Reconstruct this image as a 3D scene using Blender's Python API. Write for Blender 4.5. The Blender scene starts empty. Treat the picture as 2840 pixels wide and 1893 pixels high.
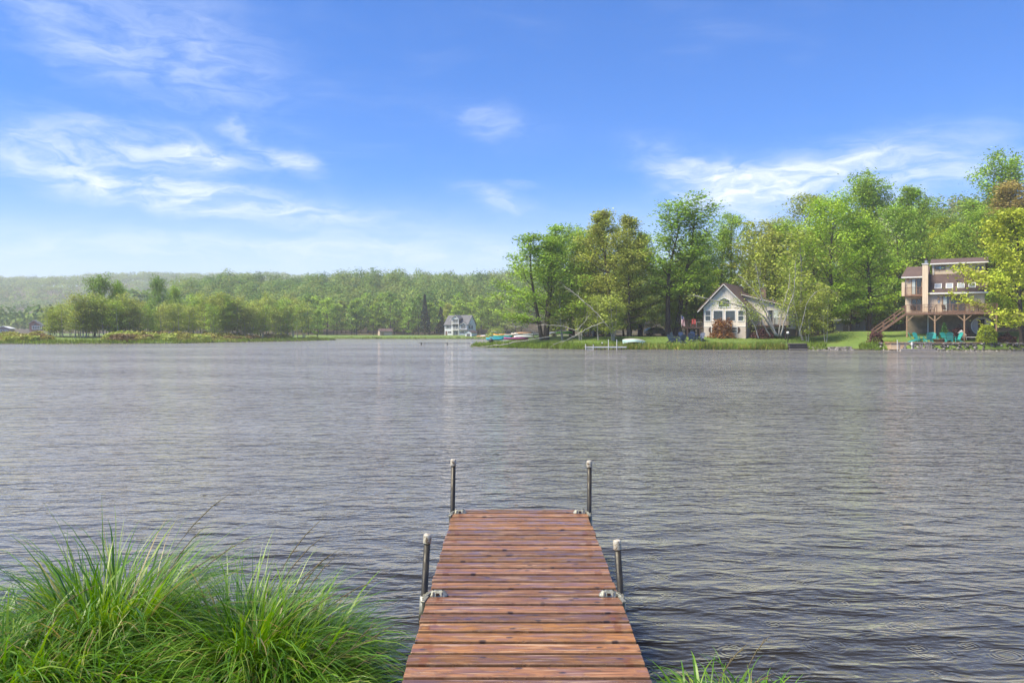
import bpy, bmesh, math, random
import numpy as np
from mathutils import Vector, Matrix
R = math.radians
scene = bpy.context.scene
col = scene.collection

# ------------------------------------------------------------------ camera
FPX, CX, HY, CAMZ = 2219.0, 1420.0, 925.0, 2.1      # focal length and horizon of the 2840 px photograph
cam_d = bpy.data.cameras.new('camera')
cam = bpy.data.objects.new('camera', cam_d); col.objects.link(cam)
cam.location = (0, 0, CAMZ); cam.rotation_euler = (R(90), 0, 0)
cam_d.sensor_width = 36.0; cam_d.lens = FPX / 2840 * 36
cam_d.shift_y = -(946.5 - HY) / 2840
cam_d.clip_start = 0.05; cam_d.clip_end = 6000
scene.camera = cam

# ------------------------------------------------------------------ render look
vs = scene.view_settings
vs.view_transform = 'Standard'; vs.look = 'None'; vs.gamma = 1.0; vs.exposure = 0.85
vs.use_curve_mapping = False
scene.render.engine = 'CYCLES'
cy = scene.cycles
cy.use_denoising = True
cy.max_bounces = 6; cy.diffuse_bounces = 2; cy.glossy_bounces = 3; cy.transmission_bounces = 3
cy.volume_bounces = 1; cy.transparent_max_bounces = 6
cy.caustics_reflective = False; cy.caustics_refractive = False
cy.sample_clamp_indirect = 6

SUN_EL, SUN_AZ = 56.0, 250.0     # azimuth measured clockwise from +Y (the view direction)

# ------------------------------------------------------------------ node helper
class NT:
    def __init__(s, nt): s.nt = nt; nt.nodes.clear()
    def node(s, t, **kw):
        n = s.nt.nodes.new(t)
        for k, v in kw.items(): setattr(n, k, v)
        return n
    def put(s, sock, v):
        if isinstance(v, bpy.types.NodeSocket): s.nt.links.new(v, sock)
        elif v is not None: sock.default_value = v
    def math(s, op, a, b=None, c=None, clamp=False):
        n = s.node('ShaderNodeMath', operation=op, use_clamp=clamp)
        s.put(n.inputs[0], a); s.put(n.inputs[1], b); s.put(n.inputs[2], c)
        return n.outputs[0]
    def vmath(s, op, a, b=None):
        n = s.node('ShaderNodeVectorMath', operation=op)
        s.put(n.inputs[0], a); s.put(n.inputs[1], b)
        return n.outputs['Value'] if op in ('LENGTH', 'DOT_PRODUCT', 'DISTANCE') else n.outputs[0]
    def coord(s, kind='Object'): return s.node('ShaderNodeTexCoord').outputs[kind]
    def pos(s): return s.node('ShaderNodeNewGeometry').outputs['Position']
    def mapping(s, v, scale=(1,1,1), rot=(0,0,0), loc=(0,0,0)):
        n = s.node('ShaderNodeMapping'); s.put(n.inputs['Vector'], v)
        n.inputs['Scale'].default_value = scale; n.inputs['Rotation'].default_value = rot
        s.put(n.inputs['Location'], loc)
        return n.outputs[0]
    def noise(s, v, scale=5, detail=3, rough=.55, dist=0.0, out='Fac'):
        n = s.node('ShaderNodeTexNoise'); s.put(n.inputs['Vector'], v)
        n.inputs['Scale'].default_value = scale; n.inputs['Detail'].default_value = detail
        n.inputs['Roughness'].default_value = rough; n.inputs['Distortion'].default_value = dist
        return n.outputs[0] if out == 'Fac' else n.outputs[1]
    def voro(s, v, scale=5, feature='F1', rnd=1.0):
        n = s.node('ShaderNodeTexVoronoi', feature=feature, voronoi_dimensions='2D'); s.put(n.inputs['Vector'], v)
        n.inputs['Scale'].default_value = scale; n.inputs['Randomness'].default_value = rnd
        return n
    def ramp(s, f, stops, interp='LINEAR'):
        n = s.node('ShaderNodeValToRGB'); s.put(n.inputs[0], f)
        e = n.color_ramp.elements; n.color_ramp.interpolation = interp
        while len(e) < len(stops): e.new(.5)
        for i, (p, c) in enumerate(stops):
            e[i].position = p
            e[i].color = (c, c, c, 1) if isinstance(c, (int, float)) else (c[0], c[1], c[2], 1)
        return n.outputs[0]
    def mix(s, f, a, b, mode='MIX'):
        n = s.node('ShaderNodeMix', data_type='RGBA', blend_type=mode)
        s.put(n.inputs['Factor'], f)
        s.put(n.inputs[6], a if not isinstance(a, tuple) else (*a[:3], 1))
        s.put(n.inputs[7], b if not isinstance(b, tuple) else (*b[:3], 1))
        return n.outputs[2]
    def maprange(s, v, a, b, c=0.0, d=1.0, smooth=True):
        n = s.node('ShaderNodeMapRange', interpolation_type='SMOOTHSTEP' if smooth else 'LINEAR')
        s.put(n.inputs[0], v)
        for i, x in enumerate((a, b, c, d)): s.put(n.inputs[1 + i], x)
        return n.outputs[0]
    def sep(s, v):
        n = s.node('ShaderNodeSeparateXYZ'); s.put(n.inputs[0], v); return n.outputs
    def comb(s, x, y, z):
        n = s.node('ShaderNodeCombineXYZ'); s.put(n.inputs[0], x); s.put(n.inputs[1], y); s.put(n.inputs[2], z)
        return n.outputs[0]
    def attr(s, name): return s.node('ShaderNodeAttribute', attribute_name=name).outputs['Fac']
    def rnd(s): return s.node('ShaderNodeObjectInfo').outputs['Random']
    def hsv(s, c, h=.5, sa=1.0, v=1.0):
        n = s.node('ShaderNodeHueSaturation'); s.put(n.inputs['Color'], c)
        s.put(n.inputs['Hue'], h); s.put(n.inputs['Saturation'], sa); s.put(n.inputs['Value'], v)
        return n.outputs[0]
    def bump(s, h, strength=.3, dist=.01, normal=None):
        n = s.node('ShaderNodeBump'); s.put(n.inputs['Height'], h)
        n.inputs['Strength'].default_value = strength; n.inputs['Distance'].default_value = dist
        if normal is not None: s.put(n.inputs['Normal'], normal)
        return n.outputs[0]
    def bsdf(s, color, rough=.6, normal=None, metal=0.0, spec=None, coat=None, coat_rough=None, ior=None, **kw):
        n = s.node('ShaderNodeBsdfPrincipled')
        s.put(n.inputs['Base Color'], (*color[:3], 1) if isinstance(color, tuple) else color)
        s.put(n.inputs['Roughness'], rough); s.put(n.inputs['Metallic'], metal)
        s.put(n.inputs['Normal'], normal); s.put(n.inputs['Specular IOR Level'], spec)
        s.put(n.inputs['Coat Weight'], coat); s.put(n.inputs['Coat Roughness'], coat_rough); s.put(n.inputs['IOR'], ior)
        for k, v in kw.items(): s.put(n.inputs[k], v)
        return n.outputs[0]
    def out(s, shader, vol=None):
        o = s.node('ShaderNodeOutputMaterial')
        if shader is not None: s.put(o.inputs['Surface'], shader)
        if vol is not None: s.put(o.inputs['Volume'], vol)

# ------------------------------------------------------------------ sky
def build_world():
    w = bpy.data.worlds.new('World'); scene.world = w; w.use_nodes = True
    n = NT(w.node_tree)
    sky = n.node('ShaderNodeTexSky', sky_type='NISHITA')
    sky.sun_disc = False; sky.sun_elevation = R(SUN_EL); sky.sun_rotation = R(SUN_AZ)
    sky.altitude = 300; sky.air_density = 1.0; sky.dust_density = 0.6; sky.ozone_density = 2.0
    d = n.coord('Generated')
    x, y, z = n.sep(d)
    el = n.math('ARCSINE', z)
    az = n.math('ARCTAN2', x, y)
    base = n.mix(1.0, sky.outputs[0], SKY_TINT, 'MULTIPLY')
    # cirrus: thin sheets, drawn on a flat layer high above so they stretch towards the horizon
    den = n.math('ADD', n.math('MAXIMUM', z, 0.0), 0.16)
    plane = n.comb(n.math('DIVIDE', x, den), n.math('DIVIDE', y, den), 0.0)
    warp = n.vmath('SCALE', n.noise(plane, 1.1, 2, out='Color'))
    warp.node.inputs['Scale'].default_value = 0.55
    pw = n.vmath('ADD', plane, warp)
    pw1 = n.mapping(pw, scale=(.75, 2.0, 1), rot=(0, 0, R(-14)))
    fibre = n.noise(pw1, 3.2, 7, .62, .25)
    pw2 = n.mapping(pw, scale=(.9, 1.5, 1), rot=(0, 0, R(20)))
    sheet = n.noise(pw2, 1.15, 4, .55)
    aee = n.comb(az, el, 0.0)
    wob = n.noise(n.mapping(aee, scale=(6, 14, 1)), 1.0, 4, .6, out='Color')
    wz = n.sep(wob)
    azw = n.math('ADD', az, n.math('MULTIPLY', n.math('SUBTRACT', wz[0], .5), .16))
    elw = n.math('ADD', el, n.math('MULTIPLY', n.math('SUBTRACT', wz[1], .5), .055))
    total = None
    for (px, py, sx, sy, tilt, a) in CLOUDS:
        ca = math.atan((px - CX) / FPX); ce = math.atan((HY - py) / FPX * math.cos(ca))
        da = n.math('SUBTRACT', azw, ca); de = n.math('SUBTRACT', elw, ce)
        de = n.math('ADD', de, n.math('MULTIPLY', da, tilt))
        q = n.math('ADD', n.math('POWER', n.math('ABSOLUTE', n.math('DIVIDE', da, sx / FPX)), 2.0),
                   n.math('POWER', n.math('ABSOLUTE', n.math('DIVIDE', de, sy / FPX)), 2.0))
        g = n.math('MULTIPLY', n.math('EXPONENT', n.math('MULTIPLY', q, -1.0)), a)
        total = g if total is None else n.math('ADD', total, g)
    fine = n.noise(n.mapping(n.comb(azw, elw, 0.0), scale=(9, 34, 1), rot=(0, 0, R(-9))), 1.6, 7, .62, .6)
    fine = n.maprange(fine, .30, .72)
    patches = n.math('MULTIPLY', total, n.math('ADD', n.math('MULTIPLY', fine, .92), .14))
    wide = n.math('MULTIPLY', n.maprange(sheet, .50, .82), n.maprange(fibre, .32, .75))
    wide = n.math('MULTIPLY', wide, .42)
    cl = n.math('ADD', patches, wide, clamp=True)
    cl = n.math('MULTIPLY', cl, n.maprange(z, -.02, .04))
    low = n.math('MULTIPLY', n.maprange(el, .20, .01), .82)
    c = n.mix(low, base, (7.4, 8.8, 10.0))
    c = n.mix(cl, c, (8.6, 9.4, 10.6))
    bg = n.node('ShaderNodeBackground'); n.put(bg.inputs[0], c); bg.inputs[1].default_value = 0.068
    o = n.node('ShaderNodeOutputWorld'); n.put(o.inputs[0], bg.outputs[0])
SKY_TINT = (.16, .81, 1.70)
# cirrus in view: direction (as seen in the photograph), half width, half height, tilt, strength
CLOUDS = [(430, 400, 190, 45, .12, .75), (555, 415, 60, 26, .1, .7), (130, 400, 160, 40, .05, .4),
          (330, 505, 260, 40, .14, .85), (640, 560, 220, 34, .16, .7), (930, 585, 220, 34, .1, .45),
          (830, 440, 80, 30, .3, .75), (690, 370, 60, 45, .7, .45), (500, 490, 90, 14, .2, .55),
          (230, 110, 300, 80, .3, .38), (560, 130, 220, 90, .3, .3),
          (1960, 470, 150, 48, .25, .95), (2150, 500, 200, 42, -.12, .85), (2030, 560, 110, 36, .1, .6),
          (2400, 470, 220, 70, -.1, .5), (2640, 500, 190, 40, -.1, .55), (1370, 560, 90, 30, .3, .5),
          (1360, 340, 110, 34, .2, .35), (1440, 515, 50, 12, .0, .4), (400, 690, 700, 40, 0, .35), (1150, 700, 500, 40, 0, .35)]
build_world()
sd = bpy.data.lights.new('sun', 'SUN'); sun = bpy.data.objects.new('sun', sd); col.objects.link(sun)
sd.energy = 5.0; sd.angle = R(36); sd.color = (1.0, .88, .66)
_a, _e = R(SUN_AZ), R(SUN_EL)
sdir = Vector((math.sin(_a) * math.cos(_e), math.cos(_a) * math.cos(_e), math.sin(_e)))
sun.rotation_euler = sdir.to_track_quat('Z', 'Y').to_euler(); sun.location = sdir * 300

# ------------------------------------------------------------------ object helpers
def P(px, py, Y): return Vector(((px - CX) / FPX * Y, Y, CAMZ - (py - HY) / FPX * Y))
def X(px, Y): return (px - CX) / FPX * Y
def tag(o, label=None, cat=None, group=None, kind=None):
    if label: o['label'] = label
    if cat: o['category'] = cat
    if group: o['group'] = group
    if kind: o['kind'] = kind
    return o
def link(o, parent=None):
    col.objects.link(o)
    if parent is not None: o.parent = parent
    return o
def empty(name, loc, rz=0, label=None, cat=None, group=None, scale=1.0):
    o = bpy.data.objects.new(name, None); link(o)
    o.location = loc; o.rotation_euler = (0, 0, rz); o.empty_display_size = .2
    o.scale = (scale,) * 3 if isinstance(scale, (int, float)) else scale
    return tag(o, label, cat, group)
def np_mesh(name, V, faces, mat, var=None, smooth=False):
    """V (n,3), faces (m,k) all the same k"""
    V = np.ascontiguousarray(V, dtype=np.float32); F = np.ascontiguousarray(faces, dtype=np.int32)
    me = bpy.data.meshes.new(name); m, k = F.shape
    me.vertices.add(len(V)); me.vertices.foreach_set('co', V.ravel())
    me.loops.add(m * k); me.loops.foreach_set('vertex_index', F.ravel())
    me.polygons.add(m); me.polygons.foreach_set('loop_start', np.arange(0, m * k, k, dtype=np.int32))
    me.polygons.foreach_set('loop_total', np.full(m, k, dtype=np.int32))
    if smooth: me.polygons.foreach_set('use_smooth', np.ones(m, dtype=bool))
    if var is not None:
        at = me.attributes.new('var', 'FLOAT', 'FACE'); at.data.foreach_set('value', np.asarray(var, dtype=np.float32))
    me.update(calc_edges=True)
    if mat is not None: me.materials.append(mat)
    return me
def mesh_obj(name, me, parent=None, **kw): return tag(link(bpy.data.objects.new(name, me), parent), **kw)
class MB:
    def __init__(s): s.v = []; s.f = []
    def add(s, vs, fs):
        b = len(s.v); s.v += [tuple(p) for p in vs]; s.f += [tuple(b + i for i in q) for q in fs]; return s
    def box(s, x0, x1, y0, y1, z0, z1):
        return s.add([(x, y, z) for z in (z0, z1) for y in (y0, y1) for x in (x0, x1)],
                     [(0,2,3,1), (4,5,7,6), (0,1,5,4), (2,6,7,3), (0,4,6,2), (1,3,7,5)])
    def bar(s, a, b, w, h=None, up=(0,0,1)):
        a, b = Vector(a), Vector(b); h = h or w
        d = (b - a).normalized(); u = Vector(up)
        if abs(d.dot(u)) > .98: u = Vector((0, 1, 0))
        r = d.cross(u).normalized() * w / 2; t = r.cross(d).normalized() * h / 2
        vs = [p + i * r + j * t for p in (a, b) for i, j in ((-1,-1), (1,-1), (1,1), (-1,1))]
        return s.add(vs, [(0,1,2,3), (7,6,5,4), (0,4,5,1), (1,5,6,2), (2,6,7,3), (3,7,4,0)])
    def tube(s, pts, rad, n=8, cap=True):
        pts = [Vector(p) for p in pts]
        if not hasattr(rad, '__len__'): rad = [rad] * len(pts)
        b = len(s.v); u = None
        for i, p in enumerate(pts):
            d = (pts[min(i + 1, len(pts) - 1)] - pts[max(i - 1, 0)]).normalized()
            if u is None: u = Vector((1, 0, 0)) if abs(d.x) < .8 else Vector((0, 1, 0))
            u = (u - d * u.dot(d)).normalized(); v = d.cross(u)
            for k in range(n):
                a = 2 * math.pi * k / n
                s.v.append(tuple(p + (u * math.cos(a) + v * math.sin(a)) * rad[i]))
        for i in range(len(pts) - 1):
            for k in range(n):
                k2 = (k + 1) % n
                s.f.append((b + i*n + k, b + i*n + k2, b + (i+1)*n + k2, b + (i+1)*n + k))
        if cap:
            s.f.append(tuple(b + k for k in range(n))[::-1]); e = b + (len(pts) - 1) * n
            s.f.append(tuple(e + k for k in range(n)))
        return s
    def prism(s, poly, y0, y1):          # poly of (x, z), extruded along y
        n = len(poly)
        vs = [(x, y0, z) for x, z in poly] + [(x, y1, z) for x, z in poly]
        return s.add(vs, [tuple(range(n)), tuple(range(2*n - 1, n - 1, -1))] + [(i, n + i, n + (i+1) % n, (i+1) % n) for i in range(n)])
    def slab(s, quad, t):                # four corners (any plane), thickened downwards along its normal
        q = [Vector(p) for p in quad]; nn = (q[1] - q[0]).cross(q[3] - q[0]).normalized() * t
        vs = q + [p - nn for p in q]
        return s.add(vs, [(0,1,2,3), (7,6,5,4), (0,4,5,1), (1,5,6,2), (2,6,7,3), (3,7,4,0)])
    def mesh(s, name, mat, smooth=False, bevel=0.0, seg=2):
        me = bpy.data.meshes.new(name); me.from_pydata(s.v, [], s.f)
        bm = bmesh.new(); bm.from_mesh(me)
        bmesh.ops.recalc_face_normals(bm, faces=bm.faces)
        if bevel: bmesh.ops.bevel(bm, geom=list(bm.edges), offset=bevel, segments=seg, affect='EDGES', profile=.5)
        bm.to_mesh(me); bm.free()
        if smooth: me.polygons.foreach_set('use_smooth', np.ones(len(me.polygons), dtype=bool))
        if mat is not None: me.materials.append(mat)
        return me
    def build(s, name, mat, parent=None, smooth=False, bevel=0.0, seg=2, **kw):
        return mesh_obj(name, s.mesh(name, mat, smooth, bevel, seg), parent, **kw)
def copy_tree(o, parent=None):
    c = o.copy(); col.objects.link(c); c.parent = parent
    for ch in o.children: copy_tree(ch, c)
    return c
class Frame:
    """a house front: pixel of the photograph -> (u, z) in the wall plane standing d metres behind the front"""
    def __init__(s, px, py, Y, deg):
        s.o = P(px, py, Y); s.t = R(deg)
        s.n = Vector((-math.sin(s.t), math.cos(s.t))); s.a = Vector((math.cos(s.t), math.sin(s.t)))
    def __call__(s, px, py, d=0.0):
        r = Vector(((px - CX) / FPX, 1.0, -(py - HY) / FPX)); o2 = Vector((s.o.x, s.o.y))
        t = (d + o2.dot(s.n)) / Vector((r.x, r.y)).dot(s.n)
        p = Vector((r.x * t, r.y * t)) - o2
        return p.dot(s.a), CAMZ + r.z * t - s.o.z
    def root(s, name, label, cat): return empty(name, s.o, s.t, label, cat)

# ------------------------------------------------------------------ materials
MATS = {}
def mat(name, fn):
    if name not in MATS:
        m = bpy.data.materials.new(name); m.use_nodes = True; fn(NT(m.node_tree)); MATS[name] = m
    return MATS[name]
def plain(name, c, rough=.6, var=.12, scale=3.0, metal=0.0, bump=0.0, spec=None):
    def fn(n):
        co = n.coord()
        f = n.noise(co, scale, 4)
        lo = tuple(v * (1 - var) for v in c); hi = tuple(min(1, v * (1 + var)) for v in c)
        colr = n.ramp(f, [(.3, lo), (.7, hi)])
        nm = n.bump(n.noise(co, scale * 6, 3), bump, .01) if bump else None
        n.out(n.bsdf(colr, rough, nm, metal, spec))
    return mat(name, fn)
def siding(name, c, pitch=.2, horiz=False, rough=.7, var=.08):
    def fn(n):
        co = n.coord(); x, y, z = n.sep(co)
        u = z if horiz else n.math('ADD', x, y)
        fr = n.math('FRACT', n.math('DIVIDE', u, pitch))
        groove = n.math('LESS_THAN', fr, .1)
        st = n.noise(n.mapping(co, scale=(3, 3, .4)), 2.0, 4)
        cc = n.ramp(st, [(.25, tuple(v * (1 - var * 2) for v in c)), (.7, tuple(v * (1 + var) for v in c))])
        cc = n.mix(n.math('MULTIPLY', groove, .35), cc, tuple(v * .45 for v in c))
        n.out(n.bsdf(cc, rough, n.bump(n.math('SUBTRACT', 1.0, groove), .6, .02)))
    return mat(name, fn)
def shingle(name, c):
    def fn(n):
        co = n.coord()
        b = n.node('ShaderNodeTexBrick'); n.put(b.inputs['Vector'], n.mapping(co, scale=(1, 1, 1), rot=(0, 0, 0)))
        x, y, z = n.sep(co)
        n.put(b.inputs['Vector'], n.comb(n.math('ADD', x, n.math('MULTIPLY', y, .03)), n.math('ADD', z, n.math('MULTIPLY', y, .4)), 0.0))
        b.inputs['Scale'].default_value = 3.0
        b.inputs['Color1'].default_value = (*c, 1); b.inputs['Color2'].default_value = (*[v * .7 for v in c], 1)
        b.inputs['Mortar'].default_value = (*[v * .45 for v in c], 1); b.inputs['Mortar Size'].default_value = .02
        st = n.noise(co, .7, 5)
        cc = n.mix(.45, b.outputs[0], n.ramp(st, [(.3, tuple(v * .6 for v in c)), (.7, tuple(v * 1.3 for v in c))]))
        n.out(n.bsdf(cc, .75, n.bump(b.outputs['Fac'], -.4, .02)))
    return mat(name, fn)
def leafmat(name, c, hue=.03, trans=.27, dark=.50, rough=.45):
    def fn(n):
        v = n.attr('var'); r = n.rnd()
        cl = n.noise(n.coord(), .55, 3)
        h = n.math('ADD', .5, n.math('MULTIPLY', n.math('SUBTRACT', n.math('ADD', n.math('MULTIPLY', v, .6), n.math('MULTIPLY', r, .4)), .5), hue))
        val = n.math('ADD', dark, n.math('MULTIPLY', v, 1.78 - dark))
        val = n.math('MULTIPLY', val, n.maprange(cl, .3, .7, .82, 1.15))
        cc = n.hsv((*c, 1), h, 1.0, val)
        d = n.bsdf(cc, rough, spec=.25)
        t = n.node('ShaderNodeBsdfTranslucent'); n.put(t.inputs[0], n.mix(.5, cc, tuple(min(1, x * 1.25) for x in c)))
        m = n.node('ShaderNodeMixShader'); m.inputs[0].default_value = trans
        n.put(m.inputs[1], d); n.put(m.inputs[2], t.outputs[0]); n.out(m.outputs[0])
    return mat(name, fn)
def bark(name, c, white=False):
    def fn(n):
        co = n.coord()
        if white:
            f = n.noise(n.mapping(co, scale=(2.5, 2.5, 9)), 1.6, 4, .6)
            cc = n.ramp(f, [(.36, (.05, .045, .04)), (.44, c), (1, tuple(v * 1.15 for v in c))])
        else:
            f = n.noise(n.mapping(co, scale=(8, 8, 1.2)), 1.5, 4)
            cc = n.ramp(f, [(.25, tuple(v * .5 for v in c)), (.75, tuple(v * 1.4 for v in c))])
        n.out(n.bsdf(cc, .85, n.bump(f, .5, .03)))
    return mat(name, fn)
GLASS = mat('window_glass', lambda n: n.out(n.bsdf(n.ramp(n.noise(n.coord(), .8, 3), [(.3, (.012, .016, .018)), (.7, (.05, .06, .065))]), .06, spec=.9)))
# ================================================================== ground
PENINSULA = [(-6.8,129),(-5.2,122.5),(-2.8,119.5),(3.3,113.7),(9.6,106.5),(15.2,106),(25,104),(36,104),(40.5,102.6),(46.6,101.0),
             (48.5,98.6),(51,97.9),(56,97.9),(59.5,98.2),(63.5,98),(75,96.5),(110,94),(400,70),(400,420),(150,300),(60,205),(20,168),(3,146),(-4,137)]
ISLAND = [(-260,140),(-150,152),(-103.7,162),(-82,163),(-71,172),(-65.7,202),(-60,233),(-56.6,259),(-62,276),(-85,290),(-150,280),(-320,300)]
FARLAND = [(-1500,380),(-420,372),(-240,345),(-120,318),(-66,310),(-10,309),(40,309),(150,300),(400,330),(1500,300),(1500,2500),(-1500,2500)]
BANK = [(-60,-40),(-60,5.2),(-6,4.9),(-3.2,4.9),(-1.6,4.55),(-1.05,4.25),(-.85,3.4),(-.3,3.0),(.8,3.0),(1.0,3.7),(1.5,4.1),(2.0,3.9),(2.4,3.4),(6,3.1),(60,2.0),(60,-40)]
def sdist(poly, x, y):
    """signed distance, positive inside"""
    p = np.array(poly, dtype=float); q = np.roll(p, -1, axis=0)
    d2 = np.full(x.shape, 1e18); inside = np.zeros(x.shape, dtype=bool)
    for (ax, ay), (bx, by) in zip(p, q):
        ex, ey = bx - ax, by - ay
        t = np.clip(((x - ax) * ex + (y - ay) * ey) / (ex * ex + ey * ey), 0, 1)
        d2 = np.minimum(d2, (x - ax - t * ex) ** 2 + (y - ay - t * ey) ** 2)
        c = ((ay > y) != (by > y)) & (x < (bx - ax) * (y - ay) / (by - ay + 1e-12) + ax)
        inside ^= c
    return np.where(inside, 1, -1) * np.sqrt(d2)
def ss(t): t = np.clip(t, 0, 1); return t * t * (3 - 2 * t)
def wav(x, y, s): return np.sin(x * s + 1.3 * np.sin(y * s * .7)) * np.cos(y * s * 1.1 + 1.7 * np.sin(x * s * .6 + 2))
def height(x, y):
    x = np.asarray(x, dtype=float); y = np.asarray(y, dtype=float)
    edge = .5 * wav(x, y, .9) + .3 * wav(x, y, 2.3)
    dp = sdist(PENINSULA, x, y) + edge * .45; di = sdist(ISLAND, x, y) + edge; df = sdist(FARLAND, x, y) + edge * 1.5
    db = sdist(BANK, x, y) + .08 * wav(x, y, 7)
    def shore(d, h0, h1, w): return np.where(d < 0, np.maximum(d * .6, -2.5), h0 * ss(d / .7) + (h1 - h0) * ss((d - .4) / w))
    wr = ss((x - 42) / 6)
    hp = shore(dp, .28 + .62 * wr, 1.65 + .75 * wr, 10.5)
    hp = hp + np.where(dp > 0, np.maximum(0, y - 132) * (.02 + .19 * ss((x - 30) / 35)) * ss(dp / 14), 0)
    hi = shore(di, .35, 1.5, 22)
    hf = shore(df, .45, 1.5, 14)
    hr = (26 + 2.5 * np.sin(x * .021 + .5) + 1.6 * np.sin(x * .052)) * ss((y - 342) / 200) * ss((x + 285) / 130)
    hl = 104 * ss((y - 700) / 1050) * (1 + .05 * np.sin(x * .009 + 1) + .03 * np.sin(x * .023))
    hf = hf + np.where(df > 0, np.maximum(hr, hl) + 1.2 * wav(x, y, .03) * ss((y - 360) / 60), 0)
    hb = np.where(db < 0, np.maximum(db * .8, -2.5), .22 * ss(db / .5) + .2 * ss((db - .4) / 2.5))
    h = np.maximum(np.maximum(hp, hi), np.maximum(hf, hb))
    return h + np.where(h > .2, .05 * wav(x, y, .8) + .03 * wav(x, y, 2.1), 0) * ss((y - 60) / 30)
def H(x, y): return float(height(np.array([x]), np.array([y]))[0])
def axis(*segs):
    out = []
    for a, b, st in segs: out += list(np.arange(a, b, st))
    out.append(segs[-1][1]); return np.array(out)
def ground_mat(n):
    co = n.pos(); a = n.attr('litter')
    g = n.noise(co, .35, 5); g2 = n.noise(co, 2.5, 5)
    lawn = n.ramp(g, [(.3, (.075, .135, .018)), (.55, (.11, .19, .025)), (.75, (.17, .20, .04))])
    lawn = n.mix(.4, lawn, n.ramp(g2, [(.3, (.06, .10, .012)), (.7, (.16, .22, .04))]))
    lit = n.ramp(g2, [(.3, (.03, .024, .014)), (.7, (.10, .075, .04))])
    f = n.maprange(n.math('ADD', a, n.math('MULTIPLY', n.math('SUBTRACT', g2, .5), .6)), .35, .65)
    x, y, z = n.sep(co)
    mud = n.maprange(n.math('ADD', z, n.math('MULTIPLY', n.math('SUBTRACT', g2, .5), .3)), .28, .05)
    c = n.mix(f, lawn, lit); c = n.mix(mud, c, (.035, .03, .018))
    n.out(n.bsdf(c, .85, n.bump(n.noise(co, 6, 5), .7, .12)))
gx = axis((-1300,-260,40), (-260,-110,8), (-110,-50,3), (-50,-10,3), (-10,-5,.6), (-5,5,.35), (5,75,.8), (75,140,6), (140,1300,45))
gy = axis((-40,-2,6), (-2,7,.3), (7,94,6), (94,132,.8), (132,180,3), (180,330,5), (330,600,9), (600,1150,22), (1150,2400,50))
XX, YY = np.meshgrid(gx, gy)
ZZ = height(XX, YY)
V = np.stack([XX.ravel(), YY.ravel(), ZZ.ravel()], 1)
ny, nx = XX.shape
I = (np.arange(ny - 1)[:, None] * nx + np.arange(nx - 1)[None, :]).ravel()
gm = np_mesh('ground', V, np.stack([I, I + 1, I + nx + 1, I + nx], 1), mat('ground', ground_mat), smooth=True)
# leaf litter lies under the woods, grass grows on the open lawns
dpen = sdist(PENINSULA, XX, YY)
lit = np.where(dpen > 0, np.maximum(ss((dpen - 10.5) / 4), .0), 0)
lit = np.maximum(lit, ss((sdist(ISLAND, XX, YY) - 26) / 6)); lit = np.maximum(lit, ss((sdist(FARLAND, XX, YY) - 24) / 8))
lit = np.maximum(lit, np.where(YY < 8, .55, 0))
at = gm.attributes.new('litter', 'FLOAT', 'POINT'); at.data.foreach_set('value', lit.ravel().astype(np.float32))
mesh_obj('ground', gm, kind='structure')

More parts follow.
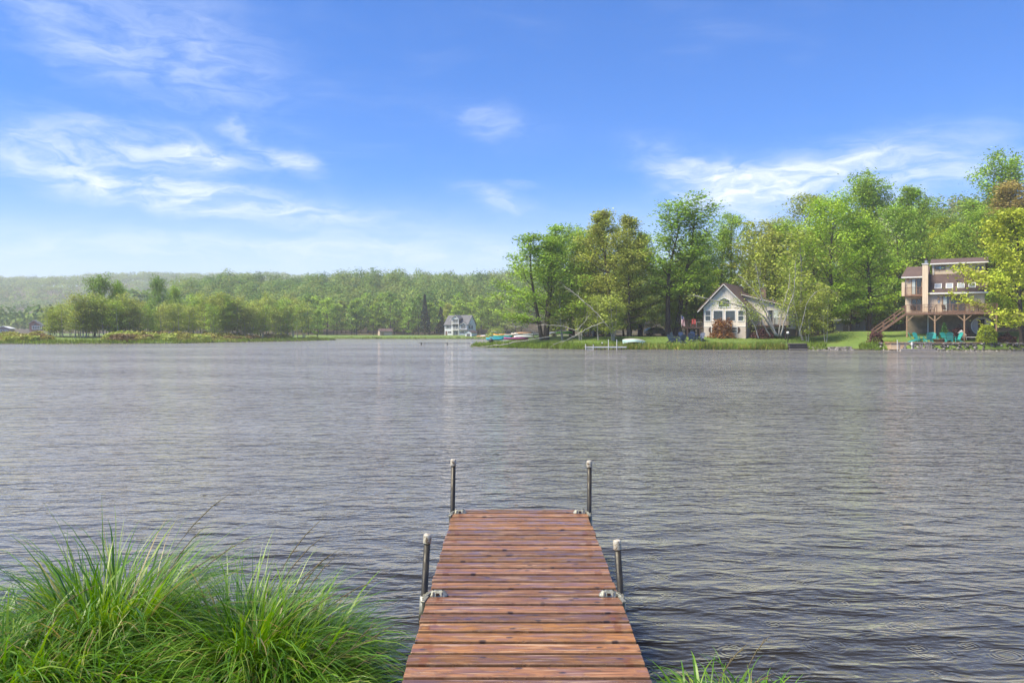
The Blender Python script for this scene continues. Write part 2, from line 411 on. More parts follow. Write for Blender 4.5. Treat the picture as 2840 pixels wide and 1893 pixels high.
# ================================================================== water
def water_mat(n):
    co = n.pos(); x, y, z = n.sep(co)
    rot = R(5)
    # wind waves: short peaked crests running across the view, flat between
    w1 = n.noise(n.mapping(co, scale=(.45, 1.15, 1), rot=(0, 0, rot)), .6, 2, .5, .4)
    w2 = n.noise(n.mapping(co, scale=(1.25, 2.7, 1), rot=(0, 0, -rot)), 1.25, 3, .6, .3)
    w2p = n.math('POWER', n.maprange(w2, .38, .82, 0, 1, False), 1.35)
    w3 = n.noise(n.mapping(co, scale=(1.3, 2.4, 1), rot=(0, 0, rot * 2)), 4.2, 3, .65, .2)
    w3p = n.math('POWER', n.maprange(w3, .34, .85, 0, 1, False), 1.3)
    w5 = n.noise(n.mapping(co, scale=(.9, 1.9, 1), rot=(0, 0, rot * 1.5)), .62, 2, .5, .2)
    w5p = n.math('POWER', n.maprange(w5, .42, .8, 0, 1, False), 1.5)
    w4 = n.noise(n.mapping(co, scale=(1, 1.6, 1)), 24, 2, .6)
    calm = n.noise(n.mapping(co, scale=(.6, 1.4, 1)), .045, 3)   # gusts: rougher and smoother areas
    side = n.maprange(x, -6.0, 14.0, .75, 1.25)                  # more wind reaches the open right side
    gust = n.math('MULTIPLY', n.maprange(calm, .35, .65, .7, 1.25), side)
    shelter = n.maprange(y, 3.0, 14.0, .25, 1.0)
    h = n.math('MULTIPLY', w1, .04)
    h = n.math('ADD', h, n.math('MULTIPLY', w5p, n.math('MULTIPLY', gust, n.maprange(y, 8.0, 40.0, .05, .20))))
    h = n.math('ADD', h, n.math('MULTIPLY', w2p, n.math('MULTIPLY', n.math('MULTIPLY', gust, n.maprange(y, 3.5, 15.0, .55, 1.0)), .072)))
    h = n.math('ADD', h, n.math('MULTIPLY', w3p, n.math('MULTIPLY', n.math('MULTIPLY', gust, shelter), .021)))
    h = n.math('ADD', h, n.math('MULTIPLY', w4, n.math('MULTIPLY', shelter, .0012)))
    # rings of falling raindrops
    for sc, off, amp in ((1.7, 0.0, .0034), (2.6, 4.7, .0026)):
        vo = n.voro(n.mapping(n.comb(x, y, 0.0), loc=(off, off * .7, 0)), sc)
        dist = n.math('DIVIDE', vo.outputs['Distance'], sc)
        rr, rg, rb = n.sep(vo.outputs['Color'])
        r0 = n.math('MULTIPLY', rr, .17)
        dd = n.math('SUBTRACT', dist, r0)
        env = n.math('EXPONENT', n.math('MULTIPLY', n.math('POWER', n.math('ABSOLUTE', n.math('DIVIDE', dd, .036)), 2.0), -1.0))
        ring = n.math('MULTIPLY', n.math('COSINE', n.math('MULTIPLY', dd, 190.0)), env)
        fade = n.math('MULTIPLY', n.math('SUBTRACT', 1.0, rr), n.math('GREATER_THAN', rg, .4))
        h = n.math('ADD', h, n.math('MULTIPLY', n.math('MULTIPLY', ring, fade), amp))
    nm = n.bump(h, 1.0, 1.0)
    fr = n.node('ShaderNodeFresnel'); fr.inputs[0].default_value = WATER_IOR; n.put(fr.inputs[1], nm)
    g = n.node('ShaderNodeBsdfGlossy'); g.inputs['Color'].default_value = WATER_TINT; g.inputs['Roughness'].default_value = .04; n.put(g.inputs['Normal'], nm)
    d = n.node('ShaderNodeBsdfDiffuse'); d.inputs['Color'].default_value = (.016, .015, .014, 1)
    # pale diffuse layer: bright overcast sky reflection painted into the water colour
    sc = n.node('ShaderNodeBsdfDiffuse'); sc.inputs['Color'].default_value = SKY_SHEEN
    gm_ = n.node('ShaderNodeMixShader'); gm_.inputs[0].default_value = .31; n.put(gm_.inputs[1], g.outputs[0]); n.put(gm_.inputs[2], sc.outputs[0])
    m = n.node('ShaderNodeMixShader'); n.put(m.inputs[0], n.math('SUBTRACT', n.math('MULTIPLY', fr.outputs[0], WATER_GLOSS), .10, clamp=True)); n.put(m.inputs[1], d.outputs[0]); n.put(m.inputs[2], gm_.outputs[0])
    n.out(m.outputs[0])
WATER_TINT = (1.0, .84, .68, 1); WATER_IOR = 1.36; WATER_GLOSS = 2.2; SKY_SHEEN = (.455, .465, .49, 1)
wx = axis((-1400,-40,170), (-40,40,4), (40,1400,170)); wy = axis((-30,0,10), (0,60,4), (60,1200,60))
XX2, YY2 = np.meshgrid(wx, wy); ny, nx = XX2.shape
I = (np.arange(ny - 1)[:, None] * nx + np.arange(nx - 1)[None, :]).ravel()
mesh_obj('water', np_mesh('water', np.stack([XX2.ravel(), YY2.ravel(), 0 * XX2.ravel()], 1), np.stack([I, I + 1, I + nx + 1, I + nx], 1), mat('lake_water', water_mat)), kind='structure')

# ================================================================== the dock in the foreground
DK_X0, DK_X1 = -.545, .69
def deck_z(Y): return .388 + (Y - 3.98) * .021
def board_mat(n):
    co = n.coord(); r = n.rnd()
    off = n.comb(n.math('MULTIPLY', r, 37.0), n.math('MULTIPLY', r, 91.0), n.math('MULTIPLY', r, 13.0))
    v = n.vmath('ADD', co, off)
    grain = n.noise(n.mapping(v, scale=(1.6, 22, 10)), 2.2, 6, .62, .6)
    fineg = n.noise(n.mapping(v, scale=(4, 120, 40)), 2.0, 3, .6)
    c = n.ramp(grain, [(.28, (.045, .014, .006)), (.46, (.16, .052, .015)), (.60, (.27, .10, .030)), (.8, (.38, .18, .07))])
    c = n.mix(.35, c, n.ramp(fineg, [(.3, (.06, .02, .008)), (.7, (.29, .13, .05))]))
    c = n.hsv(c, n.math('ADD', .498, n.math('MULTIPLY', r, .016)), n.math('ADD', .82, n.math('MULTIPLY', r, .2)), n.math('ADD', .66, n.math('MULTIPLY', n.math('FRACT', n.math('MULTIPLY', r, 7.3)), .75)))
    worn_glare = n.maprange(n.noise(n.mapping(v, scale=(1.1, 16, 6)), 2.6, 5, .6, .3), .52, .70)  # pale worn streaks along the grain, wet glare painted in with them
    c = n.mix(n.math('MULTIPLY', worn_glare, .7), c, (.50, .34, .22))
    ye = n.math('ABSOLUTE', n.sep(co)[1])
    c = n.mix(n.math('MULTIPLY', n.maprange(n.math('ADD', ye, n.math('MULTIPLY', n.noise(n.mapping(v, scale=(3, 1, 1)), 5, 3), .02)), .056, .070), .45), c, (.40, .25, .15))
    # knots
    vo = n.voro(n.mapping(v, scale=(1, 1.9, 1)), 5.2)
    kr, kg, kb = n.sep(vo.outputs['Color'])
    kd = n.math('ADD', vo.outputs['Distance'], n.math('MULTIPLY', n.math('SUBTRACT', n.noise(v, 40, 2), .5), .10))
    knot = n.math('MULTIPLY', n.maprange(kd, .15, .05), n.math('GREATER_THAN', kr, .55))
    c = n.mix(n.math('MULTIPLY', knot, .85), c, (.03, .018, .022))
    # reddish stain spots over the screws
    x, y, z = n.sep(co)
    ax = n.math('ABSOLUTE', n.math('SUBTRACT', n.math('ABSOLUTE', x), .535))
    sc = n.math('ADD', n.math('MULTIPLY', ax, 26.0), n.math('MULTIPLY', n.math('SUBTRACT', n.noise(v, 28, 3), .5), 1.8))
    spot = n.math('MULTIPLY', n.maprange(sc, .75, .45), n.math('GREATER_THAN', n.math('FRACT', n.math('MULTIPLY', r, 11.7)), .62))
    spot = n.math('MULTIPLY', spot, n.maprange(n.noise(v, 9, 2), .4, .55))
    c = n.mix(n.math('MULTIPLY', spot, .6), c, (.15, .045, .014))
    # rain: a film of water with puddles stretched along the grain, and beads
    pud = n.noise(n.mapping(v, scale=(2.4, 9, 1)), 2.2, 6, .68, .6)
    film = n.maprange(pud, .50, .535)
    beads = n.voro(n.mapping(v, scale=(1, 1.25, 1)), 46)
    bh = n.maprange(beads.outputs['Distance'], .42, .08)
    bh = n.math('MULTIPLY', bh, n.math('SUBTRACT', 1.0, film))
    blob = n.noise(n.mapping(v, scale=(1, 1.6, 1)), 26, 3, .6)
    wet = n.math('ADD', n.math('MULTIPLY', film, .9), n.math('MULTIPLY', bh, .5))
    c = n.mix(n.math('MULTIPLY', film, .35), c, n.mix(1.0, c, (.62, .55, .6), 'MULTIPLY'))
    hgt = n.math('ADD', n.math('MULTIPLY', grain, n.math('MULTIPLY', n.math('SUBTRACT', 1.0, film), .25)), n.math('MULTIPLY', film, .30))
    nb = n.bump(hgt, 1.0, .007)
    hc = n.math('ADD', n.math('MULTIPLY', bh, .55), n.math('ADD', n.math('MULTIPLY', film, .5), n.math('MULTIPLY', n.math('MULTIPLY', blob, .5), n.math('SUBTRACT', 1.0, film))))
    nc = n.bump(hc, 1.0, .012)
    n.out(n.bsdf(c, n.math('SUBTRACT', .62, n.math('MULTIPLY', film, .15)), nb, spec=.4, coat=n.math('ADD', .22, n.math('MULTIPLY', film, .78)), coat_rough=.04, **{'Coat Normal': nc, 'Coat IOR': 1.38}))
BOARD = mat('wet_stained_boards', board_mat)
GALV = mat('galvanised_pipe', lambda n: n.out(n.bsdf(n.ramp(n.noise(n.mapping(n.coord(), scale=(6, 6, 1.5)), 3, 5), [(.3, (.012, .011, .009)), (.55, (.032, .030, .025)), (.8, (.085, .07, .05))]), n.maprange(n.noise(n.coord(), 20, 3),   .3, .7, .35, .6), n.bump(n.noise(n.coord(), 60, 3), .3, .002), .35)))
def cap_mat(n):
    co = n.coord(); f = n.noise(co, 45, 4, .7); g = n.noise(co, 160, 2)
    c = n.ramp(f, [(.40, (.12, .075, .04)), (.50, (.44, .40, .31)), (.7, (.60, .57, .49))])
    n.out(n.bsdf(c, .35, n.bump(g, .15, .002), coat=.4))
CAP = mat('dirty_white_plastic', cap_mat)
ALU = mat('cast_aluminium', lambda n: n.out(n.bsdf(n.ramp(n.noise(n.coord(), 38, 5), [(.3, (.13, .13, .10)), (.6, (.33, .33, .28)), (.8, (.46, .46, .40))]), .42, n.bump(n.noise(n.coord(), 120, 3), .3, .002), .45)))
DARKWOOD = plain('dark_wet_timber', (.035, .018, .01), .6, .4, 6)
dock = empty('dock', (0, 0, 0), 0, 'stained wooden dock with wet brown boards running out from the grassy bank', 'dock')
PITCH = .1458; NB = 32; Y_END = 7.48
slope = math.atan(.021)
rb = random.Random(5)
for i in range(NB):
    yc = Y_END - PITCH * (i + .5)
    w = (DK_X1 - DK_X0) / 2 + rb.uniform(-.004, .004)
    hy = (PITCH - .036) / 2 + rb.uniform(-.0012, .0012)
    b = MB(); b.box(-w, w, -hy, hy, -.045, 0)
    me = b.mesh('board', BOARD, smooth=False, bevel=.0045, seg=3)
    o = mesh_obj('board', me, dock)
    o.location = ((DK_X0 + DK_X1) / 2 + rb.uniform(-.005, .005), yc, deck_z(yc) + rb.uniform(-.0015, .0015)); o.rotation_euler = (slope + rb.uniform(-.008, .008), rb.uniform(-.0015, .0015), rb.uniform(-.0016, .0016))
for xs in (DK_X0 + .03, .07, DK_X1 - .03):
    s = MB(); s.bar((xs, Y_END - .03, deck_z(Y_END) - .105), (xs, 2.9, deck_z(2.9) - .105), .04, .14); s.build('stringer', DARKWOOD, dock, bevel=.004)
MB().bar((DK_X0 + .02, Y_END - .015, deck_z(Y_END) - .108), (DK_X1 - .02, Y_END - .015, deck_z(Y_END) - .108), .035, .14).build('end_beam', DARKWOOD, dock, bevel=.004)
def dock_post(top, foot, Y, side):
    # galvanised pipe with a plastic cap, a sleeve at the deck edge and a cast corner bracket
    top, foot = Vector(top), Vector(foot); d = (top - foot).normalized()
    p = MB().tube([foot - d * 1.1, top - d * .01], .0215, 20).build('post', GALV, dock, smooth=True)
    c = MB(); prof = [(.026, -.060), (.0265, -.056), (.0262, -.008), (.0245, -.002), (.019, .003), (.002, .004)]
    c.tube([top + d * z for _, z in prof], [r for r, _ in prof], 24).build('cap', CAP, p, smooth=True)
    zt = deck_z(Y)
    k = (zt - .10 - foot.z) / d.z; sl = foot + d * k
    MB().tube([sl - d * .10, sl + d * .085], .0285, 20).build('sleeve', ALU, p, smooth=True)
    # bracket: a ribbed trapezoid shell bolted on the board, its arm bent over the edge to the sleeve
    cx = (DK_X0 + .068) if side < 0 else (DK_X1 - .068)
    m = MB(); w0, w1, d0, d1, hh = .062, .044, .034, .017, .034
    pts = []
    for (w, dd, z) in ((w0, d0, 0.0), (w0 - .002, d0 - .001, .006), (w1, d1, hh - .005), (w1 - .008, d1 - .006, hh)):
        ch = dd * .55
        pts.append([(-w + ch, -dd, z), (w - ch, -dd, z), (w, -dd + ch, z), (w, dd - ch, z), (w - ch, dd, z), (-w + ch, dd, z), (-w, dd - ch, z), (-w, -dd + ch, z)])
    vs = [q for ring in pts for q in ring]; fs = []
    for r_ in range(3):
        for k_ in range(8): fs.append((r_*8 + k_, r_*8 + (k_+1) % 8, r_*8 + 8 + (k_+1) % 8, r_*8 + 8 + k_))
    fs.append(tuple(range(24, 32)))
    m.add(vs, fs)
    for xx in (-.028, .0, .028):
        if xx: m.box(xx - .004, xx + .004, -d0 - .001, -d1 + .004, .003, hh - .004)
    br = m.build('bracket', ALU, dock, bevel=.0012, seg=1); br.location = (cx, Y, zt + .0015); br.rotation_euler = (slope, 0, rb.uniform(-.05, .05))
    a = MB().box(-.011, .011, -d0 - .0035, -d0 + .006, .010, .024).build('recess_shade', DARKWOOD, br)  # raised dark block, its colour stands in for the shade of a hollow
    arm = MB(); ex = DK_X0 - .012 if side < 0 else DK_X1 + .012
    arm.add([(cx + side * .055, Y - .028, zt + .004), (cx + side * .055, Y + .028, zt + .004), (ex, Y + .022, zt + .002), (ex, Y - .05, zt + .002),
             (cx + side * .045, Y - .020, zt + .026), (cx + side * .045, Y + .020, zt + .026), (ex, Y + .016, zt + .014), (ex, Y - .044, zt + .014)],
            [(0,1,2,3), (4,7,6,5), (0,4,5,1), (1,5,6,2), (2,6,7,3), (3,7,4,0)])
    arm.box(min(ex, ex + side * .018), max(ex, ex + side * .018), Y - .05, Y + .024, zt - .12, zt + .006)
    arm.bar((ex - side * .012, Y - .03, zt + .004), (ex + side * .004, Y - .135, zt + .003), .024, .012)
    arm.build('bracket_arm', ALU, dock, bevel=.002, seg=1)
    for bx, by in ((-.030, 0), (.030, 0)):
        MB().tube([(bx, by, hh - .001), (bx, by, hh + .004)], .0055, 6).build('bolt', GALV, br)
dock_post(P(1186, 1480, 5.2), P(1176, 1660, 5.2) + Vector((0, 0, 0)), 5.16, -1)
dock_post(P(1711, 1497, 5.2), P(1722, 1660, 5.2), 5.16, 1)
dock_post(P(1257.5, 1273, 7.34), P(1255, 1430, 7.34), 7.33, -1)
dock_post(P(1634.8, 1277, 7.34), P(1634, 1430, 7.34), 7.33, 1)

# ================================================================== sedge on the near bank
def blade_mat(n):
    v = n.attr('var'); co = n.coord()
    c = n.ramp(v, [(.0, (.035, .10, .010)), (.3, (.085, .21, .014)), (.6, (.17, .34, .022)), (.85, (.28, .40, .05)), (1.0, (.38, .30, .12))])
    d = n.bsdf(c, .32, spec=.5)
    t = n.node('ShaderNodeBsdfTranslucent'); n.put(t.inputs[0], n.hsv(c, .49, 1.1, 1.2))
    m = n.node('ShaderNodeMixShader'); m.inputs[0].default_value = .38
    n.put(m.inputs[1], d); n.put(m.inputs[2], t.outputs[0]); n.out(m.outputs[0])
BLADE = mat('sedge_blades', blade_mat)
SEED = plain('sedge_seed_heads', (.12, .095, .04), .7, .4, 30)
def blades(rng, n, rad, hgt, width=.0065, lean=(.25, 0.0), spread=.55, droop=1.0, seg=7):
    a = rng.uniform(0, 2 * np.pi, n); r = rad * np.sqrt(rng.uniform(0, 1, n))
    base = np.stack([r * np.cos(a), r * np.sin(a), np.full(n, -.06)], 1)
    L = hgt * rng.uniform(.55, 1.25, n)
    az = a + rng.normal(0, .9, n); out = spread * rng.uniform(.15, 1.0, n) * (.35 + r / rad)
    d = np.stack([np.cos(az) * out + lean[0] * rng.uniform(.3, 1.4, n), np.sin(az) * out + lean[1], np.ones(n)], 1)
    d /= np.linalg.norm(d, axis=1)[:, None]
    dr = droop * rng.uniform(.5, 1.7, n)
    hd = d * [1, 1, 0]; hl = np.linalg.norm(hd, axis=1)[:, None]; hd = hd / np.maximum(hl, 1e-4)
    side = np.stack([-hd[:, 1], hd[:, 0], np.zeros(n)], 1)
    tw = rng.normal(0, .5, n)[:, None]; side = side + np.array([0, 0, 1]) * tw * .5; side /= np.linalg.norm(side, axis=1)[:, None]
    w = width * rng.choice([.45, .8, 1.2, 1.7], n, p=[.3, .35, .25, .1]) * rng.uniform(.8, 1.2, n)
    pos = base.copy(); ang = np.zeros(n); Vs = []
    cur = d.copy()
    for k in range(seg + 1):
        t = k / seg; ww = (w * (1 - t ** 2.2) + .0004) * (.55 + .45 * min(1, t * 4))
        Vs.append(pos - side * ww[:, None]); Vs.append(pos + side * ww[:, None])
        pos = pos + cur * (L / seg)[:, None]
        cur = cur + (hd * .10 - np.array([0, 0, 1]) * .36 * (t + .12) ** 1.3) * dr[:, None] * 1.15 + rng.normal(0, .03, (n, 3))
        cur /= np.linalg.norm(cur, axis=1)[:, None]
    V = np.stack(Vs, 1)                     # n, 2(seg+1), 3
    m = 2 * (seg + 1); b = (np.arange(n) * m)[:, None]
    F = np.concatenate([np.stack([b[:, 0] + 2*k, b[:, 0] + 2*k + 1, b[:, 0] + 2*k + 3, b[:, 0] + 2*k + 2], 1) for k in range(seg)])
    vr = np.clip(rng.beta(2, 2.4, n) * .95 + (rng.uniform(0, 1, n) < .07) * .6, 0, 1)
    return V.reshape(-1, 3), F, np.tile(vr, seg)
def tussock(px, Y, rad, h, n, label, seeds=4, lean=(.3, 0), seed=0, droop=1.0, spread=.6, width=.0065):
    rng = np.random.default_rng(seed); x = X(px, Y)
    t = empty('sedge_tussock', (x, Y, max(-.05, H(x, Y))), 0, label, 'sedge', 'sedge tussocks on the near bank')
    Vb, Fb, vr = blades(rng, n, rad, h, width, lean, spread, droop)
    mesh_obj('blades', np_mesh('blades', Vb, Fb, BLADE, vr, smooth=True), t, kind='stuff')
    m = MB(); rr = random.Random(seed)
    for k in range(seeds):
        a = rr.uniform(0, 6.28); q = Vector((math.cos(a) * rad * .6, math.sin(a) * rad * .6, 0)); L = h * rr.uniform(1.0, 1.35)
        dx = Vector((rr.uniform(.1, .6), rr.uniform(-.25, .25), 1)).normalized(); pts = [q]
        for j in range(8):
            pts.append(pts[-1] + dx * L / 8); dx = (dx + Vector((.06, 0, -.055 * (j * .45)))).normalized()
        m.tube(pts, [.0011] * 5 + [.0016, .0034, .003, .001], 5)
        for j in (6, 7): m.tube([pts[j], pts[j] + Vector((rr.uniform(.01, .03), rr.uniform(-.02, .02), rr.uniform(.0, .03))), pts[j] + Vector((.05, 0, .01))], [.002, .003, .0008], 5)
    if seeds: m.build('seed_heads', SEED, t)
    return t
T = [   # px, Y, radius, height, blades, label, seed heads, lean
 (-40, 4.75, .36, .62, 1300, 'bright green sedge tussock at the left edge of the water', 1, (.10, 0)),
 (150, 4.9, .30, .66, 1300, 'sedge tussock between the left edge and the tallest clump', 2, (.12, 0)),
 (310, 5.0, .24, 1.0, 1900, 'tallest upright sedge tussock rising above the others on the left bank', 4, (.10, 0)),
 (365, 4.65, .15, .44, 600, 'sedge tussock bending right beside the tallest one', 4, (.12, 0)),
 (680, 4.8, .16, .84, 1200, 'upright leafy sedge tussock just right of the gap in the grass', 3, (.05, 0)),
 (785, 4.75, .24, .76, 2000, 'broad arching sedge tussock in the middle of the right hand clump', 4, (.10, 0)),
 (850, 4.55, .17, .52, 1300, 'fine drooping sedge tussock nearest the dock with brown seed heads', 7, (.22, 0)),
 (60, 4.3, .36, .48, 1300, 'low sedge tussock in front at the bottom left corner', 0, (.12, 0)),
 (290, 4.25, .30, .46, 1300, 'low bright sedge tussock in front of the tallest clump', 0, (.15, 0)),
 (560, 4.1, .14, .20, 260, 'short thin sedge at the bottom of the gap between the clumps', 0, (.1, 0)),
 (745, 4.2, .26, .46, 1100, 'low dense sedge tussock at the bottom of the bank, left of the dock', 0, (.2, 0)),
 (850, 4.15, .16, .34, 600, 'short sedge tussock at the foot of the dock on the left', 1, (.25, 0)),
]
for i, (px, Y, rad, h, n, lb, sh, ln) in enumerate(T): tussock(px, Y, rad, h, n, lb, sh, ln, seed=20 + i, droop=1.3 if i not in (2, 4) else 1.0, spread=.85 if i not in (2, 4) else .6, width=.0062)
tussock(2060, 4.16, .36, .46, 1700, 'small yellow green sedge tuft right of the dock at the bottom edge', 3, (.22, .1), 51, 1.6, 1.0)
tussock(1805, 4.02, .05, .36, 14, 'few thin grass blades beside the right edge of the dock', 1, (-.2, 0), 52, 1.0, .6, .003)
# ================================================================== trees
def quads_from(c, a, b):
    """diamond leaf cards: centres, half-length vectors, half-width vectors"""
    n = len(c); V = np.stack([c - a, c + b, c + a, c - b], 1).reshape(-1, 3)
    return V, np.arange(4 * n).reshape(n, 4)
def leaf_cards(rng, pts, size, up=.55, asp=.6, out=None):
    n = len(pts)
    nrm = rng.normal(0, 1, (n, 3)); nrm[:, 2] = np.abs(nrm[:, 2]) * .8 + up; 
    if out is not None: nrm = nrm * .38 + out * 1.25
    nrm /= np.linalg.norm(nrm, axis=1)[:, None]
    t = rng.normal(0, 1, (n, 3)); t -= nrm * (t * nrm).sum(1)[:, None]; t /= np.linalg.norm(t, axis=1)[:, None]
    u = np.cross(nrm, t); s = size * rng.uniform(.55, 1.35, n)[:, None]
    return quads_from(pts, t * s * .5, u * s * .5 * asp)
SHAPES = {
 'ovate': lambda t: (.55 + .45 * math.sin(min(1, t * 2.2) * math.pi / 2)) * (1 - max(0, t - .3) / .7 * .78),
 'vase': lambda t: .45 + .55 * math.sin(min(1, t * 1.25) * math.pi * .62),
 'oak': lambda t: math.sqrt(max(.12, 1 - ((t - .45) / .62) ** 2)),
 'narrow': lambda t: .5 + .5 * math.sin(t * math.pi * .85 + .25),
 'skirt': lambda t: (1.0 - .25 * t) * (1 - max(0, t - .45) / .55 * .75),
}
def gen_tree(seed, Ht, Rad, stems=1, base=.22, shape='ovate', n1=16, n2=5, n3=4, nl=9, ls=.34, droop=0.0, lean=(0, 0), trunk_r=None, spread=.5, up0=8, up1=62, splay=.10, twig=.42):
    rr = random.Random(seed); rng = np.random.default_rng(seed)
    wood = MB(); pts = []; sf = SHAPES[shape]; tr = trunk_r or Ht * .016
    ga = rr.uniform(0, 6)
    for s_ in range(stems):
        an = s_ * 2 * math.pi / stems + rr.uniform(0, 1); k = splay if stems > 1 else .03
        d = Vector((math.cos(an) * k + lean[0], math.sin(an) * k + lean[1], 1)).normalized()
        p = Vector((math.cos(an) * tr * 1.1, math.sin(an) * tr * 1.1, -.3)) if stems > 1 else Vector((0, 0, -.3))
        hh = Ht * (1 if s_ == 0 else rr.uniform(.8, .97)) * .94; ns = 9
        tp = [p.copy()]
        for i in range(ns):
            p = p + d * (hh + .3) / ns; tp.append(p.copy())
            d = (d + Vector((rr.uniform(-.06, .06), rr.uniform(-.06, .06), .04))).normalized()
        r0 = tr if stems == 1 else tr * .72
        rad = [r0 * (1.25 if i == 0 else 1) * (1 - .93 * (i / ns) ** 1.1) + .012 for i in range(ns + 1)]
        wood.tube(tp, rad, 7, cap=False)
        m1 = max(6, int(n1 / stems * 1.25)) if stems > 1 else n1
        for k1 in range(m1):
            t = (k1 + rr.uniform(.2, .8)) / m1; tt = base + (1 - base) * t
            f = tt * ns; i = min(int(f), ns - 1); q = tp[i].lerp(tp[i + 1], f - i)
            L = Rad * sf(t) * rr.uniform(.78, 1.15)
            if stems > 1: L *= .8
            ga += 2.4 + rr.uniform(-.4, .4)
            el = R(up0 + (up1 - up0) * t + rr.uniform(-10, 10))
            d1 = Vector((math.cos(ga) * math.cos(el), math.sin(ga) * math.cos(el), math.sin(el)))
            lp = [q.copy()]; dd = d1.copy()
            for j in range(5):
                lp.append(lp[-1] + dd * L / 5)
                dd = (dd + Vector((rr.uniform(-.14, .14), rr.uniform(-.14, .14), (.10 if droop == 0 else .05 - droop * .16 * j)))).normalized()
            wood.tube(lp, [max(.008, rad[i] * .42 * (1 - .85 * j / 5)) for j in range(6)], 4, cap=False)
            for k2 in range(n2):
                s2 = .32 + .68 * (k2 + rr.uniform(.3, .9)) / n2; f2 = min(4.99, s2 * 5); j = int(f2)
                q2 = lp[j].lerp(lp[j + 1], f2 - j)
                d2 = (lp[j + 1] - lp[j]).normalized()
                yaw = rr.choice((-1, 1)) * R(rr.uniform(25, 70)) * (1 if k2 < n2 - 1 else .2)
                d2 = Matrix.Rotation(yaw, 3, 'Z') @ d2; d2 = (d2 + Vector((0, 0, rr.uniform(-.12, .35) - droop * .9))).normalized()
                L2 = max(.5, L * twig * (1.15 - .55 * s2) * rr.uniform(.7, 1.25))
                e2 = q2 + d2 * L2
                wood.tube([q2, q2 + d2 * L2 * .5 + Vector((0, 0, .03)), e2], [max(.006, rad[i] * .14), .008, .004], 3, cap=False)
                for k3 in range(n3):
                    s3 = (k3 + .6) / n3; q3 = q2.lerp(e2, s3)
                    m = max(2, int(nl * rr.uniform(.5, 1.4)))
                    off = rng.normal(0, 1, (m, 3)) * [spread, spread, spread * (.45 + droop * .8)] * (.7 + .3 * min(1, L2))
                    off[:, 2] -= droop * np.abs(rng.normal(0, .55, m))
                    pts.append(np.array(q3)[None, :] + off)
    C = np.concatenate(pts)
    V, F = leaf_cards(rng, C, ls)
    # clumps share a tone
    cid = np.floor(C / 1.1).astype(int); hv = np.abs(np.sin(cid[:, 0] * 12.9898 + cid[:, 1] * 78.233 + cid[:, 2] * 37.7) * 43758.5) % 1
    var = np.clip(.45 * hv + .55 * rng.uniform(0, 1, len(C)), 0, 1)
    return wood, V, F, var
PROTO = {}
BARK = bark('brown_bark', (.075, .06, .045)); BIRCHBARK = bark('white_birch_bark', (.38, .36, .32), True); GREYBARK = bark('grey_bark', (.12, .11, .095))
LG = {'green': leafmat('maple_leaves', (.255, .385, .042)), 'bright': leafmat('bright_maple_leaves', (.335, .475, .04)),
      'olive': leafmat('olive_spring_leaves', (.30, .345, .055), .05), 'rust': leafmat('rusty_spring_leaves', (.35, .29, .085), .05),
      'yellow': leafmat('yellow_green_leaves', (.40, .47, .04)), 'birch': leafmat('birch_leaves', (.31, .37, .06), .03),
      'deep': leafmat('deep_green_leaves', (.19, .30, .05)), 'spruce': leafmat('spruce_needles', (.035, .06, .03), .02, .15),
      'blossom': leafmat('white_blossom', (.62, .60, .50), .02, .3, .7), 'redbush': leafmat('dark_red_leaves', (.115, .05, .045), .03),
      'orangebush': leafmat('orange_brown_leaves', (.24, .115, .035), .05), 'lime': leafmat('lime_needles', (.30, .36, .03)),
      'dwarf': leafmat('dwarf_spruce_needles', (.075, .18, .045))}
def proto(key, barkm, **kw):
    w, V, F, var = gen_tree(**kw)
    PROTO[key] = dict(wood=w.mesh(key + '_trunk', barkm, smooth=True), V=V, F=F, var=var, leaf={}, h=kw['Ht'])
def crown_obj(key, leaf, parent):
    p = PROTO[key]
    if 'mesh' not in p: p['mesh'] = np_mesh(key + '_crown', p['V'], p['F'], LG[leaf], p['var'])
    o = mesh_obj('crown', p['mesh'], parent)
    o.material_slots[0].link = 'OBJECT'; o.material_slots[0].material = LG[leaf]      # one mesh, many leaf colours
    return o
proto('maple1', BARK, seed=1, Ht=18, Rad=5.8, stems=3, base=.16, shape='skirt', n1=44, n2=6, n3=4, nl=14, ls=0.26, up0=2, up1=64, splay=.09)
proto('maple2', BARK, seed=2, Ht=19, Rad=5.6, base=.20, shape='ovate', n1=36, n2=6, n3=4, nl=16, ls=0.27, up0=5, up1=66)
proto('maple3', BARK, seed=3, Ht=18, Rad=6.0, base=.14, shape='oak', n1=42, n2=7, n3=4, nl=16, ls=0.27, up0=0, up1=60)
proto('airy1', BARK, seed=4, Ht=20, Rad=4.6, stems=2, base=.30, shape='vase', n1=36, n2=6, n3=4, nl=14, ls=0.26, up0=25, up1=70)
proto('airy2', GREYBARK, seed=5, Ht=20, Rad=4.4, base=.38, shape='oak', n1=28, n2=6, n3=3, nl=15, ls=0.27, up0=20, up1=66)
proto('olive1', BARK, seed=6, Ht=19, Rad=5.4, base=.15, shape='ovate', n1=38, n2=6, n3=4, nl=17, ls=0.25, up0=10, up1=66)
proto('thin1', BARK, seed=7, Ht=17, Rad=2.6, stems=2, base=.42, shape='narrow', n1=26, n2=4, n3=3, nl=13, ls=0.26, up0=30, up1=70)
proto('birch1', BIRCHBARK, seed=8, Ht=11, Rad=2.5, stems=2, base=.22, shape='narrow', n1=22, n2=5, n3=3, nl=8, ls=.27, droop=.5, trunk_r=.10, up0=30, up1=66)
proto('birch2', BIRCHBARK, seed=9, Ht=11, Rad=2.2, stems=1, base=.25, shape='narrow', n1=20, n2=5, n3=3, nl=8, ls=.27, droop=.55, lean=(.08, 0), trunk_r=.11, up0=30, up1=66)
